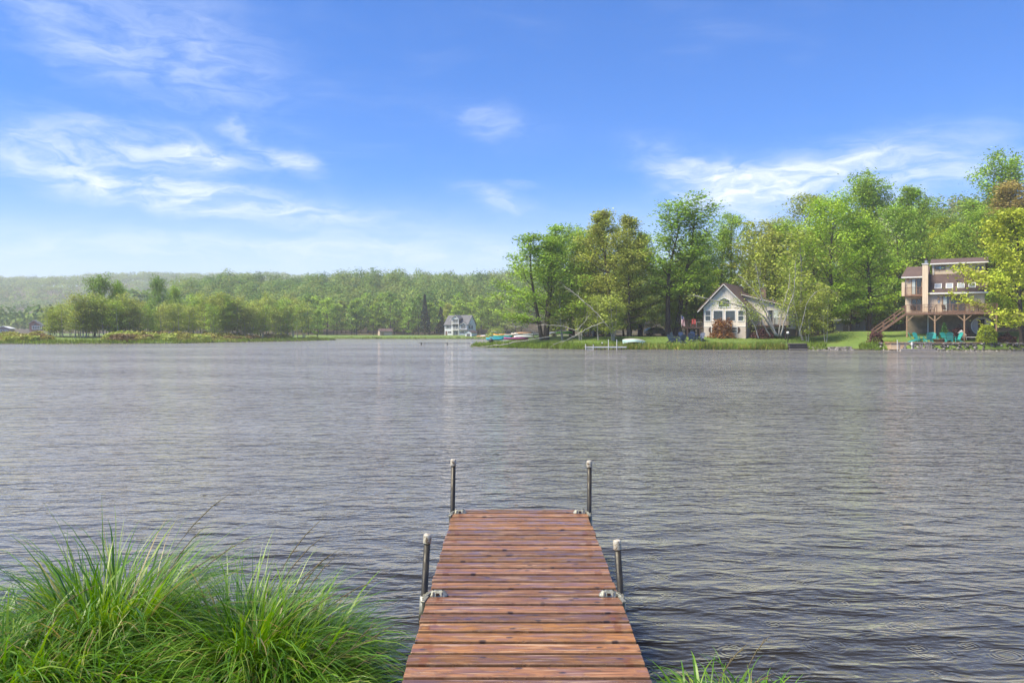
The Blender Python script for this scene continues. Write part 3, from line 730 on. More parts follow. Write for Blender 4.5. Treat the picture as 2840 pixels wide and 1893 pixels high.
proto('birch3', BIRCHBARK, seed=10, Ht=11, Rad=2.6, stems=3, base=.2, shape='oak', n1=24, n2=5, n3=3, nl=8, ls=.28, droop=.4, trunk_r=.10, up0=30, up1=66)
proto('bare1', GREYBARK, seed=11, Ht=19, Rad=4.2, base=.35, shape='oak', n1=22, n2=7, n3=2, nl=2, ls=.30, up0=25, up1=70)
proto('far1', BARK, seed=12, Ht=15, Rad=4.8, base=.12, shape='ovate', n1=20, n2=4, n3=3, nl=11, ls=0.6, up0=5, up1=60, spread=.6)
proto('far2', BARK, seed=13, Ht=15, Rad=4.4, base=.12, shape='oak', n1=20, n2=4, n3=3, nl=11, ls=0.6, up0=10, up1=62, spread=.6)
proto('oak1', BARK, seed=15, Ht=14, Rad=6.2, base=.12, shape='oak', n1=44, n2=6, n3=4, nl=9, ls=.42, up0=0, up1=72, spread=.6)
proto('edge1', BARK, seed=14, Ht=12, Rad=6.0, base=.10, shape='skirt', n1=30, n2=8, n3=5, nl=17, ls=0.25, up0=-8, up1=58, spread=.42)
def tree(name, key, leaf, x, y, Ht, label, group=None, rz=0, wide=1.0, cat='tree', leanx=0.0):
    p = PROTO[key]; s = Ht / p['h']
    wide *= {'maple1': 1.35, 'maple2': 1.4, 'maple3': 1.32, 'airy1': 1.3, 'airy2': 1.3, 'olive1': 1.45, 'thin1': 1.3, 'birch1': 1.2, 'birch2': 1.25, 'birch3': 1.2}.get(key, 1.0)
    e = empty(name, (x, y, H(x, y) - .1), rz, label, cat, group, (s * wide, s * wide, s))
    if leanx: e.rotation_euler = (0, leanx, rz)
    mesh_obj('trunk', p['wood'], e); crown_obj(key, leaf, e)
    return e
def tree_px(name, key, leaf, px, Y, top, label, rz=0, wide=1.0, leanx=0.0, group=None):
    x = X(px, Y); z = CAMZ - (top - HY) / FPX * Y
    return tree(name, key, leaf, x, Y, max(3, z - H(x, Y)), label, group, rz, wide, leanx=leanx)
tree_px('maple_tree', 'maple1', 'green', 1512, 122, 609, 'green maple with three dark trunks at the tip of the peninsula', .6, 1.15)
tree_px('slender_tree', 'thin1', 'green', 1585, 128, 641, 'slender thin crowned tree just right of the three trunked maple', 1.0, 1.0)
tree_px('slender_tree', 'thin1', 'olive', 1625, 131, 655, 'slender olive leaved tree between the thin green one and the tan tree', 2.6, .95)
tree_px('spring_tree', 'olive1', 'olive', 1692, 121, 578, 'tall olive tan leaved tree standing right of the slender pair', .3, .95)
tree_px('spring_tree', 'olive1', 'olive', 1745, 119, 690, 'lower olive leaved tree leaning over the beached rowing boat', 2.2, .85)
tree_px('maple_tree', 'maple2', 'green', 1652, 132, 620, 'green tree half hidden behind the tan leaved tree', 1.4, .8)
tree_px('tall_tree', 'airy1', 'green', 1862, 124, 577, 'tall open crowned green tree with fanning branches left of the cream house', .2, 1.5)
tree_px('maple_tree', 'maple3', 'green', 1905, 131, 715, 'lower dense green tree behind the house deck with the flag', 1.9, .9)
tree_px('slender_tree', 'airy2', 'green', 2040, 138, 596, 'narrow dark topped tree rising straight behind the cream house gable', .9, .8)
tree_px('slender_tree', 'thin1', 'olive', 2088, 134, 610, 'narrow olive tree with pale trunk behind the chimney', 2.0, 1.3)
tree_px('slender_tree', 'airy2', 'olive', 2150, 140, 622, 'sparse olive tree behind the right wing of the cream house', 3.4, .8)
tree_px('tall_tree', 'airy2', 'olive', 2245, 142, 541, 'tall sparse brownish topped tree left of the big bright maple', .4, 1.1)
tree_px('maple_tree', 'maple3', 'bright', 2305, 119, 575, 'big bright green maple standing between the two houses', .5, .95)
tree_px('maple_tree', 'maple2', 'bright', 2412, 119, 610, 'bright green maple beside the wooden stairs of the tan house', 2.7, 1.0)
tree_px('tall_tree', 'airy1', 'green', 2375, 150, 505, 'tallest sparse tree top above the big bright maple', 1.2, 1.0)
tree_px('tall_tree', 'airy1', 'green', 2455, 152, 520, 'dark green topped tall tree behind the white blossoming tree', 3.2, 1.0)
tree_px('blossom_tree', 'airy2', 'blossom', 2462, 146, 590, 'tree with white blossom among the green crowns', .2, .45)
tree_px('tall_tree', 'maple2', 'green', 2535, 150, 522, 'green tree with fanned top left of the bare one', 4.2, .95)
tree_px('spring_tree', 'olive1', 'yellow', 2590, 143, 603, 'yellow green tree directly above the tan house roof', 5.0, 1.0)
tree_px('bare_tree', 'bare1', 'rust', 2650, 160, 557, 'nearly bare reddish tree above the tan house', .0, .9)
tree_px('maple_tree', 'maple3', 'deep', 2712, 150, 575, 'deep green tree right of the nearly bare one', 1.0, .9)
tree_px('tall_tree', 'airy1', 'green', 2790, 140, 452, 'tall dark green tree top at the right edge', 2.0, 1.0)
tree_px('spring_tree', 'olive1', 'rust', 2838, 136, 500, 'orange brown leaved tree at the right edge', .7, 1.0)
tree_px('shore_maple', 'edge1', 'yellow', 2835, 99.5, 590, 'bright yellow green maple hanging over the right end of the tan house', 2.2, 1.12)
tree_px('shore_maple', 'edge1', 'bright', 2895, 104, 610, 'bright maple mostly outside the right edge of the view', 4.4, 1.0)
for px, Y, top, k, lf, wd, lb in ((1775, 133, 650, 'maple2', 'green', 1.0, 'green tree filling the gap left of the tall fanning tree'), (1950, 136, 665, 'airy1', 'bright', 1.1, 'light green tree left of the cream house gable'),
   (1998, 140, 640, 'maple2', 'green', .8, 'green tree just behind the cream house gable'), (2125, 142, 660, 'maple2', 'bright', .9, 'light green tree behind the chimney of the cream house'),
   (2190, 136, 640, 'maple3', 'green', .9, 'full green tree behind the right wing of the cream house'), (2255, 128, 640, 'maple2', 'green', .9, 'green tree touching the left side of the big bright maple'),
   (2490, 133, 600, 'maple3', 'green', .9, 'full green tree behind the stairs of the tan house'), (2640, 138, 625, 'maple2', 'bright', 1.0, 'light green tree directly behind the tan house roof'), (2730, 134, 610, 'maple3', 'green', .9, 'green tree behind the right end of the tan house'),
   (1745, 128, 600, 'olive1', 'olive', .8, 'olive green tree filling the gap right of the tan leaved tree'), (1590, 136, 655, 'maple3', 'green', .8, 'rounded green tree behind the slender pair'), (1535, 133, 650, 'maple2', 'green', .8, 'green tree behind the three trunked maple')):
    tree_px('maple_tree', k, lf, px, Y, top, lb, px * 1.7 % 6, wd)
# birches by the cream house and on the tip
BZ = 'white birches round the cream house'
for px, Y, top, k, rz, ln, wd, lb in (
  (2228, 110, 740, 'birch2', 2.6, .16, 1.0, 'white birch standing right of the leaning birch clump'),
  (2240, 109, 800, 'birch3', .4, .05, 1.1, 'short bushy birch right of the lamp post'),
  (2290, 108, 790, 'birch1', 1.4, -.05, .9, 'small light birch in front of the big bright maple'),
  (2110, 121, 640, 'birch1', .4, -.06, .9, 'tall birch behind the roof of the cream house'),
  (2215, 118, 650, 'birch2', 4.4, .08, 1.2, 'tall slim birch with long white trunk right of the chimney'),
  (1560, 119, 770, 'birch1', .3, -.1, 1.15, 'pale green birch right of the maple on the tip'),
  (1610, 117, 800, 'birch3', 1.3, .02, 1.2, 'bushy birch behind the fallen trunks'),
  (1660, 114, 820, 'birch2', 2.3, -.05, 1.2, 'low birch left of the beached rowing boat'),
  (1700, 113, 810, 'birch3', 4.3, .12, 1.3, 'leafy birch clump directly above the beached rowing boat'),
  (1640, 124, 760, 'birch1', 5.0, .1, 1.2, 'taller birch in the thicket behind the fallen trunks'),
  (1540, 126, 830, 'birch3', 5.9, .1, 1.2, 'low birch bush behind the green canoe')):
    tree_px('birch_tree', k, 'birch', px, Y, top, lb, rz, wd, ln, BZ)
# the wood filling the background of the peninsula
rr = random.Random(77)
for i in range(46):
    px = 1440 + i * 31.5 + rr.uniform(-14, 14); Y = rr.uniform(140, 188) if px > 1620 else rr.uniform(150, 175)
    if px < 1700: top = rr.uniform(760, 800)
    elif px < 2200: top = rr.uniform(700, 760)
    else: top = rr.uniform(615, 690)
    x = X(px, Y)
    if sdist(PENINSULA, np.array([x]), np.array([Y]))[0] < 2: continue
    tree_px('wood_tree', rr.choice(('far1', 'far2', 'maple3')), rr.choice(('green', 'green', 'bright', 'deep', 'olive', 'yellow')), px, Y, top,
            'green tree in the wood behind the two houses', rr.uniform(0, 6), rr.uniform(.85, 1.15), group='wood behind the houses')
for i in range(30):
    px = 1640 + i * 29 + rr.uniform(-12, 12); Y = rr.uniform(124, 139) if not 1940 < px < 2200 else rr.uniform(131, 139)
    tree_px('undergrowth_tree', rr.choice(('birch3', 'far2', 'far1')), rr.choice(('deep', 'green', 'green', 'deep')), px, Y, rr.uniform(800, 850) if px < 2200 else rr.uniform(770, 830),
            'low dark leafy tree in the undergrowth behind the houses', rr.uniform(0, 6), rr.uniform(1.0, 1.5), group='undergrowth behind the houses')
# far shore: front row of the wood, one by one
for i in range(54):
    px = 780 + i * 12.6 + rr.uniform(-8, 8); Y = rr.uniform(338, 372)
    top = rr.uniform(822, 872) - (8 if 980 < px < 1120 else 0)
    if 1225 < px < 1325: Y = rr.uniform(350, 372); top = rr.uniform(820, 850)
    tree_px('far_tree', rr.choice(('far1', 'far2')), rr.choice(('green', 'green', 'deep', 'bright', 'olive')), px, Y, top,
            'hazy green tree in the front row of the far shore wood', rr.uniform(0, 6), rr.uniform(.95, 1.3), group='front row of the far shore wood')
tree_px('lone_tree', 'far2', 'green', 880, 262, 862, 'round lone green tree right of the marsh island', .4, .95)
# marsh island trees
def island_y(px, inland):
    Y = 158.0
    while sdist(ISLAND, np.array([X(px, Y)]), np.array([Y]))[0] < inland and Y < 262: Y += 1.0
    return Y
IG = 'birches on the marsh island'
for i in range(62):
    px = 135 + i * 11.5 + rr.uniform(-7, 7); Y = island_y(px, rr.uniform(15, 34) if px < 560 else rr.uniform(8, 17))
    top = rr.uniform(812, 850) + (25 if px < 200 else 0) + (8 if px > 760 else 0) + (12 if 430 < px < 520 else 0)
    tree_px('island_birch', rr.choice(('birch1', 'birch2', 'birch3')), rr.choice(('birch', 'birch', 'olive', 'olive', 'green')), px, Y, top,
            'slim birch with pale trunk in the grove on the marsh island', rr.uniform(0, 6), rr.uniform(1.1, 1.5), rr.uniform(-.08, .08), group=IG)
tree_px('island_oak', 'oak1', 'deep', 262, island_y(262, 24), 790, 'big round dark green oak on the marsh island', .4, .85)
tree_px('island_oak', 'oak1', 'green', 325, island_y(325, 24), 803, 'smaller green tree touching the right side of the big island oak', 2.4, .6)
tree_px('island_oak', 'oak1', 'deep', 443, island_y(443, 24), 792, 'dark green tree top rising from the middle of the island birches', 3.1, .55)
tree_px('island_oak', 'oak1', 'green', 487, island_y(487, 24), 815, 'light green tree right of the dark top in the island birches', 5.1, .55)
tree_px('island_oak', 'maple2', 'olive', 140, island_y(140, 24), 850, 'olive tree at the left end of the island grove', 1.1, .7)

# ------------------------------------------------------------------ hillside forest: one mass
def forest(name, xs, ys, hs, rads, ncard, size, seed, matl, kindtone):
    rng = np.random.default_rng(seed); n = len(xs)
    g = height(xs, ys)
    u = rng.normal(0, 1, (n, ncard, 3)); u /= np.linalg.norm(u, axis=2)[:, :, None]
    u[:, :, 2] = np.where(u[:, :, 2] < -.35, -u[:, :, 2], u[:, :, 2])
    rad = rng.uniform(.72, 1.08, (n, ncard, 1))
    lump = 1 + .16 * np.sin(u[:, :, :1] * 5 + xs[:, None, None]) * np.cos(u[:, :, 1:2] * 5 + ys[:, None, None])
    c = u * rad * lump * np.stack([rads, rads, hs * .42], 1)[:, None, :]
    c[:, :, 0] += xs[:, None]; c[:, :, 1] += ys[:, None]; c[:, :, 2] += (g + hs * .60)[:, None]
    V, F = leaf_cards(rng, c.reshape(-1, 3), size, .3, .85, u.reshape(-1, 3))
    tone = (kindtone[:, None] * .8 + rng.uniform(0, .2, (n, ncard))).ravel()
    return mesh_obj(name, np_mesh(name, V, F, matl, tone), label=None)
def forest_leaf(n):
    v = n.attr('var')
    c = n.ramp(v, [(.0, (.055, .12, .035)), (.25, (.10, .20, .04)), (.45, (.17, .28, .05)), (.62, (.21, .25, .06)), (.8, (.17, .29, .055)), (1.0, (.28, .36, .075))])
    d = n.bsdf(c, .6, spec=.15); t = n.node('ShaderNodeBsdfTranslucent'); n.put(t.inputs[0], c)
    m = n.node('ShaderNodeMixShader'); m.inputs[0].default_value = .35
    n.put(m.inputs[1], d); n.put(m.inputs[2], t.outputs[0]); n.out(m.outputs[0])
FL = mat('hillside_leaves', forest_leaf)
def scatter(n, x0, x1, y0, y1, seed, keep):
    r = np.random.default_rng(seed); k = int(math.sqrt(n * (x1 - x0) / (y1 - y0))); l = int(n / k)
    gx_, gy_ = np.meshgrid((np.arange(k) + .5) / k, (np.arange(l) + .5) / l)
    x = x0 + (x1 - x0) * (gx_.ravel() + r.uniform(-.5, .5, k * l) / k); y = y0 + (y1 - y0) * (gy_.ravel() + r.uniform(-.5, .5, k * l) / l)
    m = keep(x, y); return x[m], y[m], r
x, y, r = scatter(1350, -300, 160, 360, 590, 5, lambda x, y: (x / y > -.42) & (x / y < .26))
n_ = len(x); f1 = forest('hillside_forest', x, y, r.uniform(8, 20, n_), r.uniform(3.6, 7.6, n_), 300, .95, 6, FL, r.uniform(0, 1, n_))
tag(f1, 'misty green wood covering the nearer hill across the lake', 'forest', kind='stuff')
x, y, r = scatter(3400, -1250, 150, 430, 1800, 8, lambda x, y: ((x / y > -.72) & (x / y < -.24) & (y < 1000)) | (y >= 1000) & (x / y > -.72) & (x / y < .05))
n_ = len(x); f2 = forest('distant_forest', x, y, r.uniform(11, 18, n_) * (1 + (y > 900) * .3), r.uniform(7, 12, n_) * (1 + (y > 900) * .35), 110, 2.3, 9, FL, r.uniform(0, 1, n_))
tag(f2, 'pale misty wood on the farther hill at the left', 'forest', kind='stuff')
x, y, r = scatter(420, 30, 330, 150, 330, 11, lambda x, y: (sdist(PENINSULA, x, y) > 4) & (y > 185 - .2 * x))
n_ = len(x); f3 = forest('peninsula_forest', x, y, r.uniform(13, 18, n_), r.uniform(4.5, 6.5, n_), 170, 1.1, 12, FL, r.uniform(0, 1, n_))
tag(f3, 'green wood closing the view behind the peninsula trees', 'forest', kind='stuff')
# dark spruce on the far shore
def conifer(seed, Ht, Rad, n, ls):
    rng = np.random.default_rng(seed); t = rng.uniform(0, 1, n) ** .8
    a = rng.uniform(0, 2 * np.pi, n); lay = .82 + .18 * np.cos(t * 46)
    r_ = Rad * (1 - t) * lay * rng.uniform(.55, 1.0, n) + .03
    C = np.stack([r_ * np.cos(a), r_ * np.sin(a), .06 * Ht + t * Ht * .94], 1)
    V, F = leaf_cards(rng, C, ls, .4); return V, F, rng.uniform(0, 1, n)
def conifer_obj(name, x, y, Ht, Rad, n, ls, leaf, label, cat, seed):
    e = empty(name, (x, y, H(x, y) - .02), 0, label, cat)
    MB().tube([(0, 0, -.2), (0, 0, Ht * .9)], [Rad * .07 + .02, .01], 6).build('trunk', BARK, e)
    V, F, v = conifer(seed, Ht, Rad, n, ls); mesh_obj('crown', np_mesh('crown', V, F, LG[leaf], v), e); return e
conifer_obj('spruce_tree', X(1178, 336), 336, 17, 3.4, 2600, .8, 'spruce', 'dark spruce left of the white house on the far shore', 'tree', 3)
conifer_obj('spruce_tree', X(1222, 345), 345, 12, 3.0, 1800, .8, 'spruce', 'shorter dark spruce next to the white house', 'tree', 4)

# ------------------------------------------------------------------ shrubs
def shrub_mesh(seed, rx, ry, rz, n, ls, leaf):
    rng = np.random.default_rng(seed); u = rng.normal(0, 1, (n, 3)); u /= np.linalg.norm(u, axis=1)[:, None]
    u[:, 2] = np.abs(u[:, 2]) * 1.0 - .12
    lump = 1 + .18 * np.sin(u[:, 0] * 6 + seed) * np.cos(u[:, 1] * 6 + seed * 2) + .12 * np.sin(u[:, 2] * 9 + seed)
    C = u * (rng.uniform(.45, 1.05, n) ** .6 * lump)[:, None] * [rx, ry, rz]; C[:, 2] += rz * .08
    V, F = leaf_cards(rng, C, ls, .35); cid = np.floor(C / .5).astype(int)
    hv = np.abs(np.sin(cid[:, 0] * 12.9 + cid[:, 1] * 78.2 + cid[:, 2] * 37.7) * 4375.5) % 1
    return np_mesh('foliage', V, F, LG[leaf], np.clip(.4 * hv + .6 * rng.uniform(0, 1, n), 0, 1))
def shrub(name, x, y, me, label, cat='shrub', group=None, scale=(1, 1, 1), rz=0, stems=True):
    e = empty(name, (x, y, H(x, y) - .05), rz, label, cat, group, scale); mesh_obj('foliage', me, e)
    if stems:
        if 'shrub_stems' not in PROTO:
            m = MB(); r_ = random.Random(3)
            for k in range(7):
                a = k * .9; m.tube([(0, 0, -.1), (math.cos(a) * .25, math.sin(a) * .25, .4), (math.cos(a) * .5, math.sin(a) * .5, .85)], [.03, .02, .008], 4)
            PROTO['shrub_stems'] = m.mesh('stems', BARK)
        mesh_obj('stems', PROTO['shrub_stems'], e)
    return e
LG['marsh'] = leafmat('marsh_shrub_leaves', (.26, .245, .05), .05); LG['marshb'] = leafmat('brown_marsh_shrub_leaves', (.21, .155, .06), .05)
SM = [shrub_mesh(i, 1.6, 1.4, 1.25, 750, .34, lf) for i, lf in enumerate(('marsh', 'marshb', 'marsh', 'birch'))]
r_ = random.Random(9); SG = 'marsh shrubs along the island shore'
for i in range(130):
    if i < 34: px, Yo = r_.uniform(0, 140), r_.uniform(3, 14)
    elif i < 100: px, Yo = r_.uniform(310, 660), r_.uniform(3, 13)
    else: px, Yo = r_.uniform(630, 925), r_.uniform(3, 14)
    Y = 160.0
    while sdist(ISLAND, np.array([X(px, Y)]), np.array([Y]))[0] < Yo and Y < 270: Y += 1.0
    if Y >= 270: continue
    s = r_.uniform(.85, 1.5) * (.75 if px > 640 else 1) * (.85 if px < 140 else 1)
    shrub('marsh_shrub', X(px, Y), Y, r_.choice(SM), 'low olive brown shrub in the belt along the marsh island shore', group=SG, scale=(s * 1.25, s * 1.2, s), rz=r_.uniform(0, 6), stems=False)
shrub('round_bush', X(2003, 113.3), 113.3, shrub_mesh(21, 1.75, 1.6, 2.75, 2600, .26, 'orangebush'), 'round orange brown bush in front of the cream house', 'bush')
shrub('red_bush', X(2428, 103), 103, shrub_mesh(22, 1.0, 1.0, 1.75, 1100, .22, 'redbush'), 'dark red bush alone on the lawn left of the patio', 'bush')
shrub('red_bush', X(2660, 102.3), 102.3, shrub_mesh(23, 1.35, 1.1, 1.85, 1400, .22, 'redbush'), 'dark red bush under the deck between the two little conifers', 'bush')
shrub('red_bush', X(2792, 100.5), 100.5, shrub_mesh(24, 1.1, .9, 1.2, 900, .22, 'redbush'), 'low dark red bush right of the lime green bush', 'bush')
shrub('red_bush', X(2112, 112.5), 112.5, shrub_mesh(25, 1.5, 1.0, 1.3, 1100, .22, 'redbush'), 'brownish bush under the side deck of the cream house', 'bush')
shrub('far_shrub', X(1375, 300), 309.5, shrub_mesh(26, 4.5, 3, 4.6, 1500, .55, 'birch'), 'rounded bush on the far shore behind the point', 'bush', stems=False)
conifer_obj('dwarf_spruce', X(2619, 101.3), 101.3, 2.3, .95, 2200, .20, 'dwarf', 'small green cone shaped spruce behind the teal chairs', 'conifer', 31)
def lime():
    x, y = X(2737, 99.4), 99.4
    e = empty('lime_bush', (x, y, H(x, y) - .05), 0, 'lime green egg shaped conifer bush at the right end of the patio', 'bush')
    rng = np.random.default_rng(44); n = 2600; t = rng.uniform(0, 1, n) ** .85; a = rng.uniform(0, 6.283, n)
    pr = 1.12 * np.sqrt(np.clip(1 - ((t - .22) / .80) ** 2, .02, 1)) * rng.uniform(.75, 1.05, n) * (1 + .08 * np.sin(a * 5 + t * 9))
    C = np.stack([pr * np.cos(a), pr * np.sin(a), t * 2.25 + .05], 1); V, F = leaf_cards(rng, C, .2, .3)
    mesh_obj('foliage', np_mesh('foliage', V, F, LG['lime'], rng.uniform(0, 1, n)), e)
    MB().tube([(0, 0, -.1), (0, 0, 1.6)], [.07, .02], 6).build('trunk', BARK, e)
lime()

# ------------------------------------------------------------------ shore grasses (nobody could count them)
def reeds(name, poly_pts, n, depth, h, w, seed, colr, label):
    rng = np.random.default_rng(seed); p = np.array(poly_pts); seg = np.diff(p, axis=0); ln = np.linalg.norm(seg, axis=1)
    i = rng.choice(len(ln), n, p=ln / ln.sum()); t = rng.uniform(0, 1, n)
    q = p[i] + seg[i] * t[:, None]; nn = np.stack([-seg[i][:, 1], seg[i][:, 0]], 1) / ln[i][:, None]
    q = q + nn * (rng.uniform(-.05, 1, n) ** 1.3 * depth)[:, None]
    z = height(q[:, 0], q[:, 1]); z = np.maximum(z, -.05)
    clump = .55 + .6 * (.5 + .5 * wav(q[:, 0], q[:, 1], 1.1)) * (.6 + .4 * wav(q[:, 0] + 7, q[:, 1], .35))
    L = h * rng.uniform(.4, 1.2, n) * clump; a = rng.uniform(0, np.pi, n)
    sx = np.stack([np.cos(a), np.sin(a), np.zeros(n)], 1) * (w * rng.uniform(.5, 1.2, n))[:, None]
    b = np.stack([q[:, 0], q[:, 1], z - .05], 1); lean = np.stack([rng.normal(0, .28, n), rng.normal(0, .28, n), np.ones(n)], 1) * L[:, None]
    V = np.stack([b - sx, b + sx, b + lean * .6 + sx * .6, b + lean + rng.normal(0, .05, (n, 3))], 1).reshape(-1, 3)
    pn = .5 + .5 * wav(q[:, 0], q[:, 1], .45)
    return mesh_obj(name, np_mesh(name, V, np.arange(4 * n).reshape(n, 4), LG[colr], np.clip(rng.uniform(0, 1, n) * .6 + pn * .4, 0, 1)), label=label, cat='grass', kind='stuff')
LG['reed'] = leafmat('reed_grass', (.19, .26, .035), .06, .4); LG['straw'] = leafmat('straw_grass', (.31, .28, .075), .06, .4)
reeds('shore_grass', PENINSULA[1:9], 9000, 3.2, .85, .07, 1, 'reed', 'tall green grass along the water edge of the peninsula')
reeds('tip_grass', PENINSULA[-1:] + PENINSULA[:5], 3000, 4.0, .6, .06, 2, 'reed', 'rough grass covering the low tip of the peninsula')
reeds('shore_straw_grass', PENINSULA[4:8], 2200, 3.0, .8, .07, 3, 'straw', 'pale straw coloured grass between the shore grass')
reeds('lawn_grass', [(10, 110.5), (20, 109.5), (36, 108.5), (46, 106)], 5000, 5.5, .18, .07, 4, 'reed', 'short lawn grass in front of the houses')
reeds('marsh_grass', ISLAND[1:8], 12000, 7.0, .85, .12, 5, 'reed', 'marsh grass along the island shore')
reeds('marsh_straw', [(-86, 168), (-72, 176), (-67, 196)], 3500, 9.0, 1.0, .10, 6, 'straw', 'straw coloured marsh grass on the open part of the island')
reeds('far_shore_grass', [(-70, 310), (-10, 309), (12, 309)], 2500, 2.5, .7, .16, 7, 'reed', 'rough grass along the far lawn edge')
reeds('shore_grass_right', [(44.2, 101.7), (46.6, 101.0), (47.4, 100)], 500, 1.5, .75, .06, 8, 'reed', 'clump of shore grass left of the patio wall')
# ================================================================== houses
WHITE = plain('white_trim', (.74, .73, .69), .5, .06, 4); CREAM = siding('cream_siding', (.74, .67, .57), .3); CREAMLOW = plain('cream_foundation', (.50, .43, .37), .8, .1, 2)
TAN = siding('tan_siding', (.76, .61, .43), .22); BROWNROOF = shingle('brown_shingles', (.115, .075, .065)); DARKROOF = shingle('dark_brown_shingles', (.085, .055, .052))
GREYROOF = shingle('grey_shingles', (.12, .125, .14)); DECKWOOD = plain('stained_deck_wood', (.17, .095, .062), .7, .25, 5); POSTWOOD = plain('post_wood', (.33, .21, .125), .7, .2, 6)
DARKDECK = plain('dark_deck_wood', (.05, .028, .022), .7, .3, 5); CLAP = siding('white_clapboard', (.74, .75, .76), .22, True); BRICK = plain('chimney_brick', (.18, .11, .09), .85, .3, 9)
STUCCO = plain('grey_tan_stucco', (.20, .165, .12), .9, .2, 2); CURTAIN = plain('pale_curtain', (.55, .62, .58), .8, .1, 6); METAL = plain('grey_metal', (.4, .4, .4), .35, .1, 4, .8)
def window(par, u0, u1, z0, z1, d, trim=WHITE, t=.09, bars=0, mid=False, name='window', glass=GLASS, proud=.05):
    m = MB(); y0, y1 = d - proud, d + .02
    m.box(u0, u1, y0, y1, z1 - t, z1); m.box(u0, u1, y0 - .012, y1, z0, z0 + t)
    m.box(u0, u0 + t, y0 + .003, y1, z0 + t, z1 - t); m.box(u1 - t, u1, y0 + .003, y1, z0 + t, z1 - t)
    for k in range(bars):
        uc = u0 + (u1 - u0) * (k + 1) / (bars + 1); m.box(uc - t * .35, uc + t * .35, y0 + .006, y1, z0 + t, z1 - t)
    if mid: zc = (z0 + z1) / 2; m.box(u0 + t, u1 - t, y0 + .008, y1, zc - t * .35, zc + t * .35)
    w = m.build(name, trim, par)
    MB().box(u0 + t, u1 - t, d - .018, d + .01, z0 + t, z1 - t).build('pane', glass, w)
    return w
def railing(name, par, a, b, h, matl, gap=.14, post=1.8):
    a, b = Vector(a), Vector(b); L = (b - a).length; m = MB(); up = Vector((0, 0, 1))
    m.bar(a + up * h, b + up * h, .10, .045); m.bar(a + up * .10, b + up * .10, .045, .07)
    for k in range(int(L / gap) + 1):
        p = a.lerp(b, min(1, k * gap / L)); m.bar(p + up * .12, p + up * (h - .02), .038)
    for k in range(int(L / post) + 2):
        p = a.lerp(b, min(1, k * post / L)); m.bar(p - up * .1, p + up * (h - .025), .09)
    return m.build(name, matl, par)
def gable_roof(name, par, u0, u1, y0, y1, apex, slope, matl, t=.16, parent_name=None):
    """two slabs falling to both sides of the ridge at u=0"""
    for s, ue in ((-1, u0), (1, u1)):
        ze = apex - slope * abs(ue)
        q = [(0, y0, apex), (ue, y0, ze), (ue, y1, ze), (0, y1, apex)]
        if s > 0: q = q[::-1]
        MB().slab([(x + s * .002, y, z) for x, y, z in q], t).build(name, matl, par)

# ------------------------------------------------------------------ cream house with the tall gable
F1 = Frame(2009.3, 935.0, 114.0, -29); h1 = F1.root('cream_house', 'cream gabled house with brown roof behind the leaning birches', 'house')
hw, sl, apex = 3.05, 1.03, 7.35
m = MB().prism([(-hw, -.6), (hw, -.6), (hw, apex - sl * hw), (0, apex), (-hw, apex - sl * hw)], 0, 10.0); m.build('wall', CREAM, h1)
MB().box(-hw - .02, hw + .02, -.025, .0, -.6, 1.5).build('foundation', CREAMLOW, h1)
MB().box(-hw - .03, hw + .03, -.05, -.003, 1.5, 1.58).build('trim_band', WHITE, h1)
gable_roof('roof', h1, -3.72, 3.72, -.42, 10.4, apex + .28, 1.04, BROWNROOF)
for s in (-1, 1):
    q = MB(); q.bar((0, -.47, apex + .16), (s * 3.74, -.47, apex + .16 - 1.04 * 3.74), .07, .26, up=(0, 1, 0)); q.build('bargeboard', WHITE, h1)
    MB().box(s * hw - .05, s * hw + .05, -.07, -.03, -.4, 4.0).build('downpipe', DARKDECK, h1)
# pentagon window
u0, zb = F1(1991.4, 853); u1, zs = F1(2025.8, 832.5); _, za = F1(2008, 823.6)
m = MB(); uc = (u0 + u1) / 2; t = .11
ring = [(u0, zb), (u1, zb), (u1, zs), (uc, za), (u0, zs)]; inn = [(u0 + t, zb + t), (u1 - t, zb + t), (u1 - t, zs - .02), (uc, za - t * 1.2), (u0 + t, zs - .02)]
vs = [(x, -.06, z) for x, z in ring] + [(x, -.06, z) for x, z in inn] + [(x, .02, z) for x, z in ring] + [(x, .02, z) for x, z in inn]
fs = []
for k in range(5):
    k2 = (k + 1) % 5; fs += [(k, k2, 5 + k2, 5 + k), (10 + k, 15 + k, 15 + k2, 10 + k2), (k, 10 + k, 10 + k2, k2), (5 + k, 5 + k2, 15 + k2, 15 + k)]
w = m.add(vs, fs).build('pentagon_window', WHITE, h1); MB().prism(inn, -.02, .01).build('pane', GLASS, w)
for pa, pb, mid in ((1955, 1972.3, True), (1977.4, 2006, False), (2011, 2040.5, False), (2046, 2064, True)):
    a, z0 = F1(pa, 890.5); b, z1 = F1(pb, 859.5); window(h1, a, b, z0, z1, 0, mid=mid)
for pa, pb in ((1972.5, 1985), (2028.4, 2045.5)):
    a, z0 = F1(pa, 922.3); b, z1 = F1(pb, 906.5); window(h1, a, b, z0, z1, -.025, mid=True, t=.07)
def halfdisc(par, u, z, r, s, d):
    pts = [(u, z - r)] + [(u + s * r * .75 * math.cos(a), z + r * math.sin(a)) for a in np.linspace(-1.4, 1.4, 9)] + [(u, z + r)]
    MB().prism(pts, d - .05, d).build('shutter', DARKDECK, par)
a, z = F1(1972, 914.5); halfdisc(h1, a, z, .45, -1, -.026); a, z = F1(2046.5, 914.5); halfdisc(h1, a, z, .45, 1, -.026)
u, z = F1(2006.5, 806.5); MB().tube([(u, -.09, z), (u, -.004, z)], .2, 12).build('gable_vent', CREAMLOW, h1); 
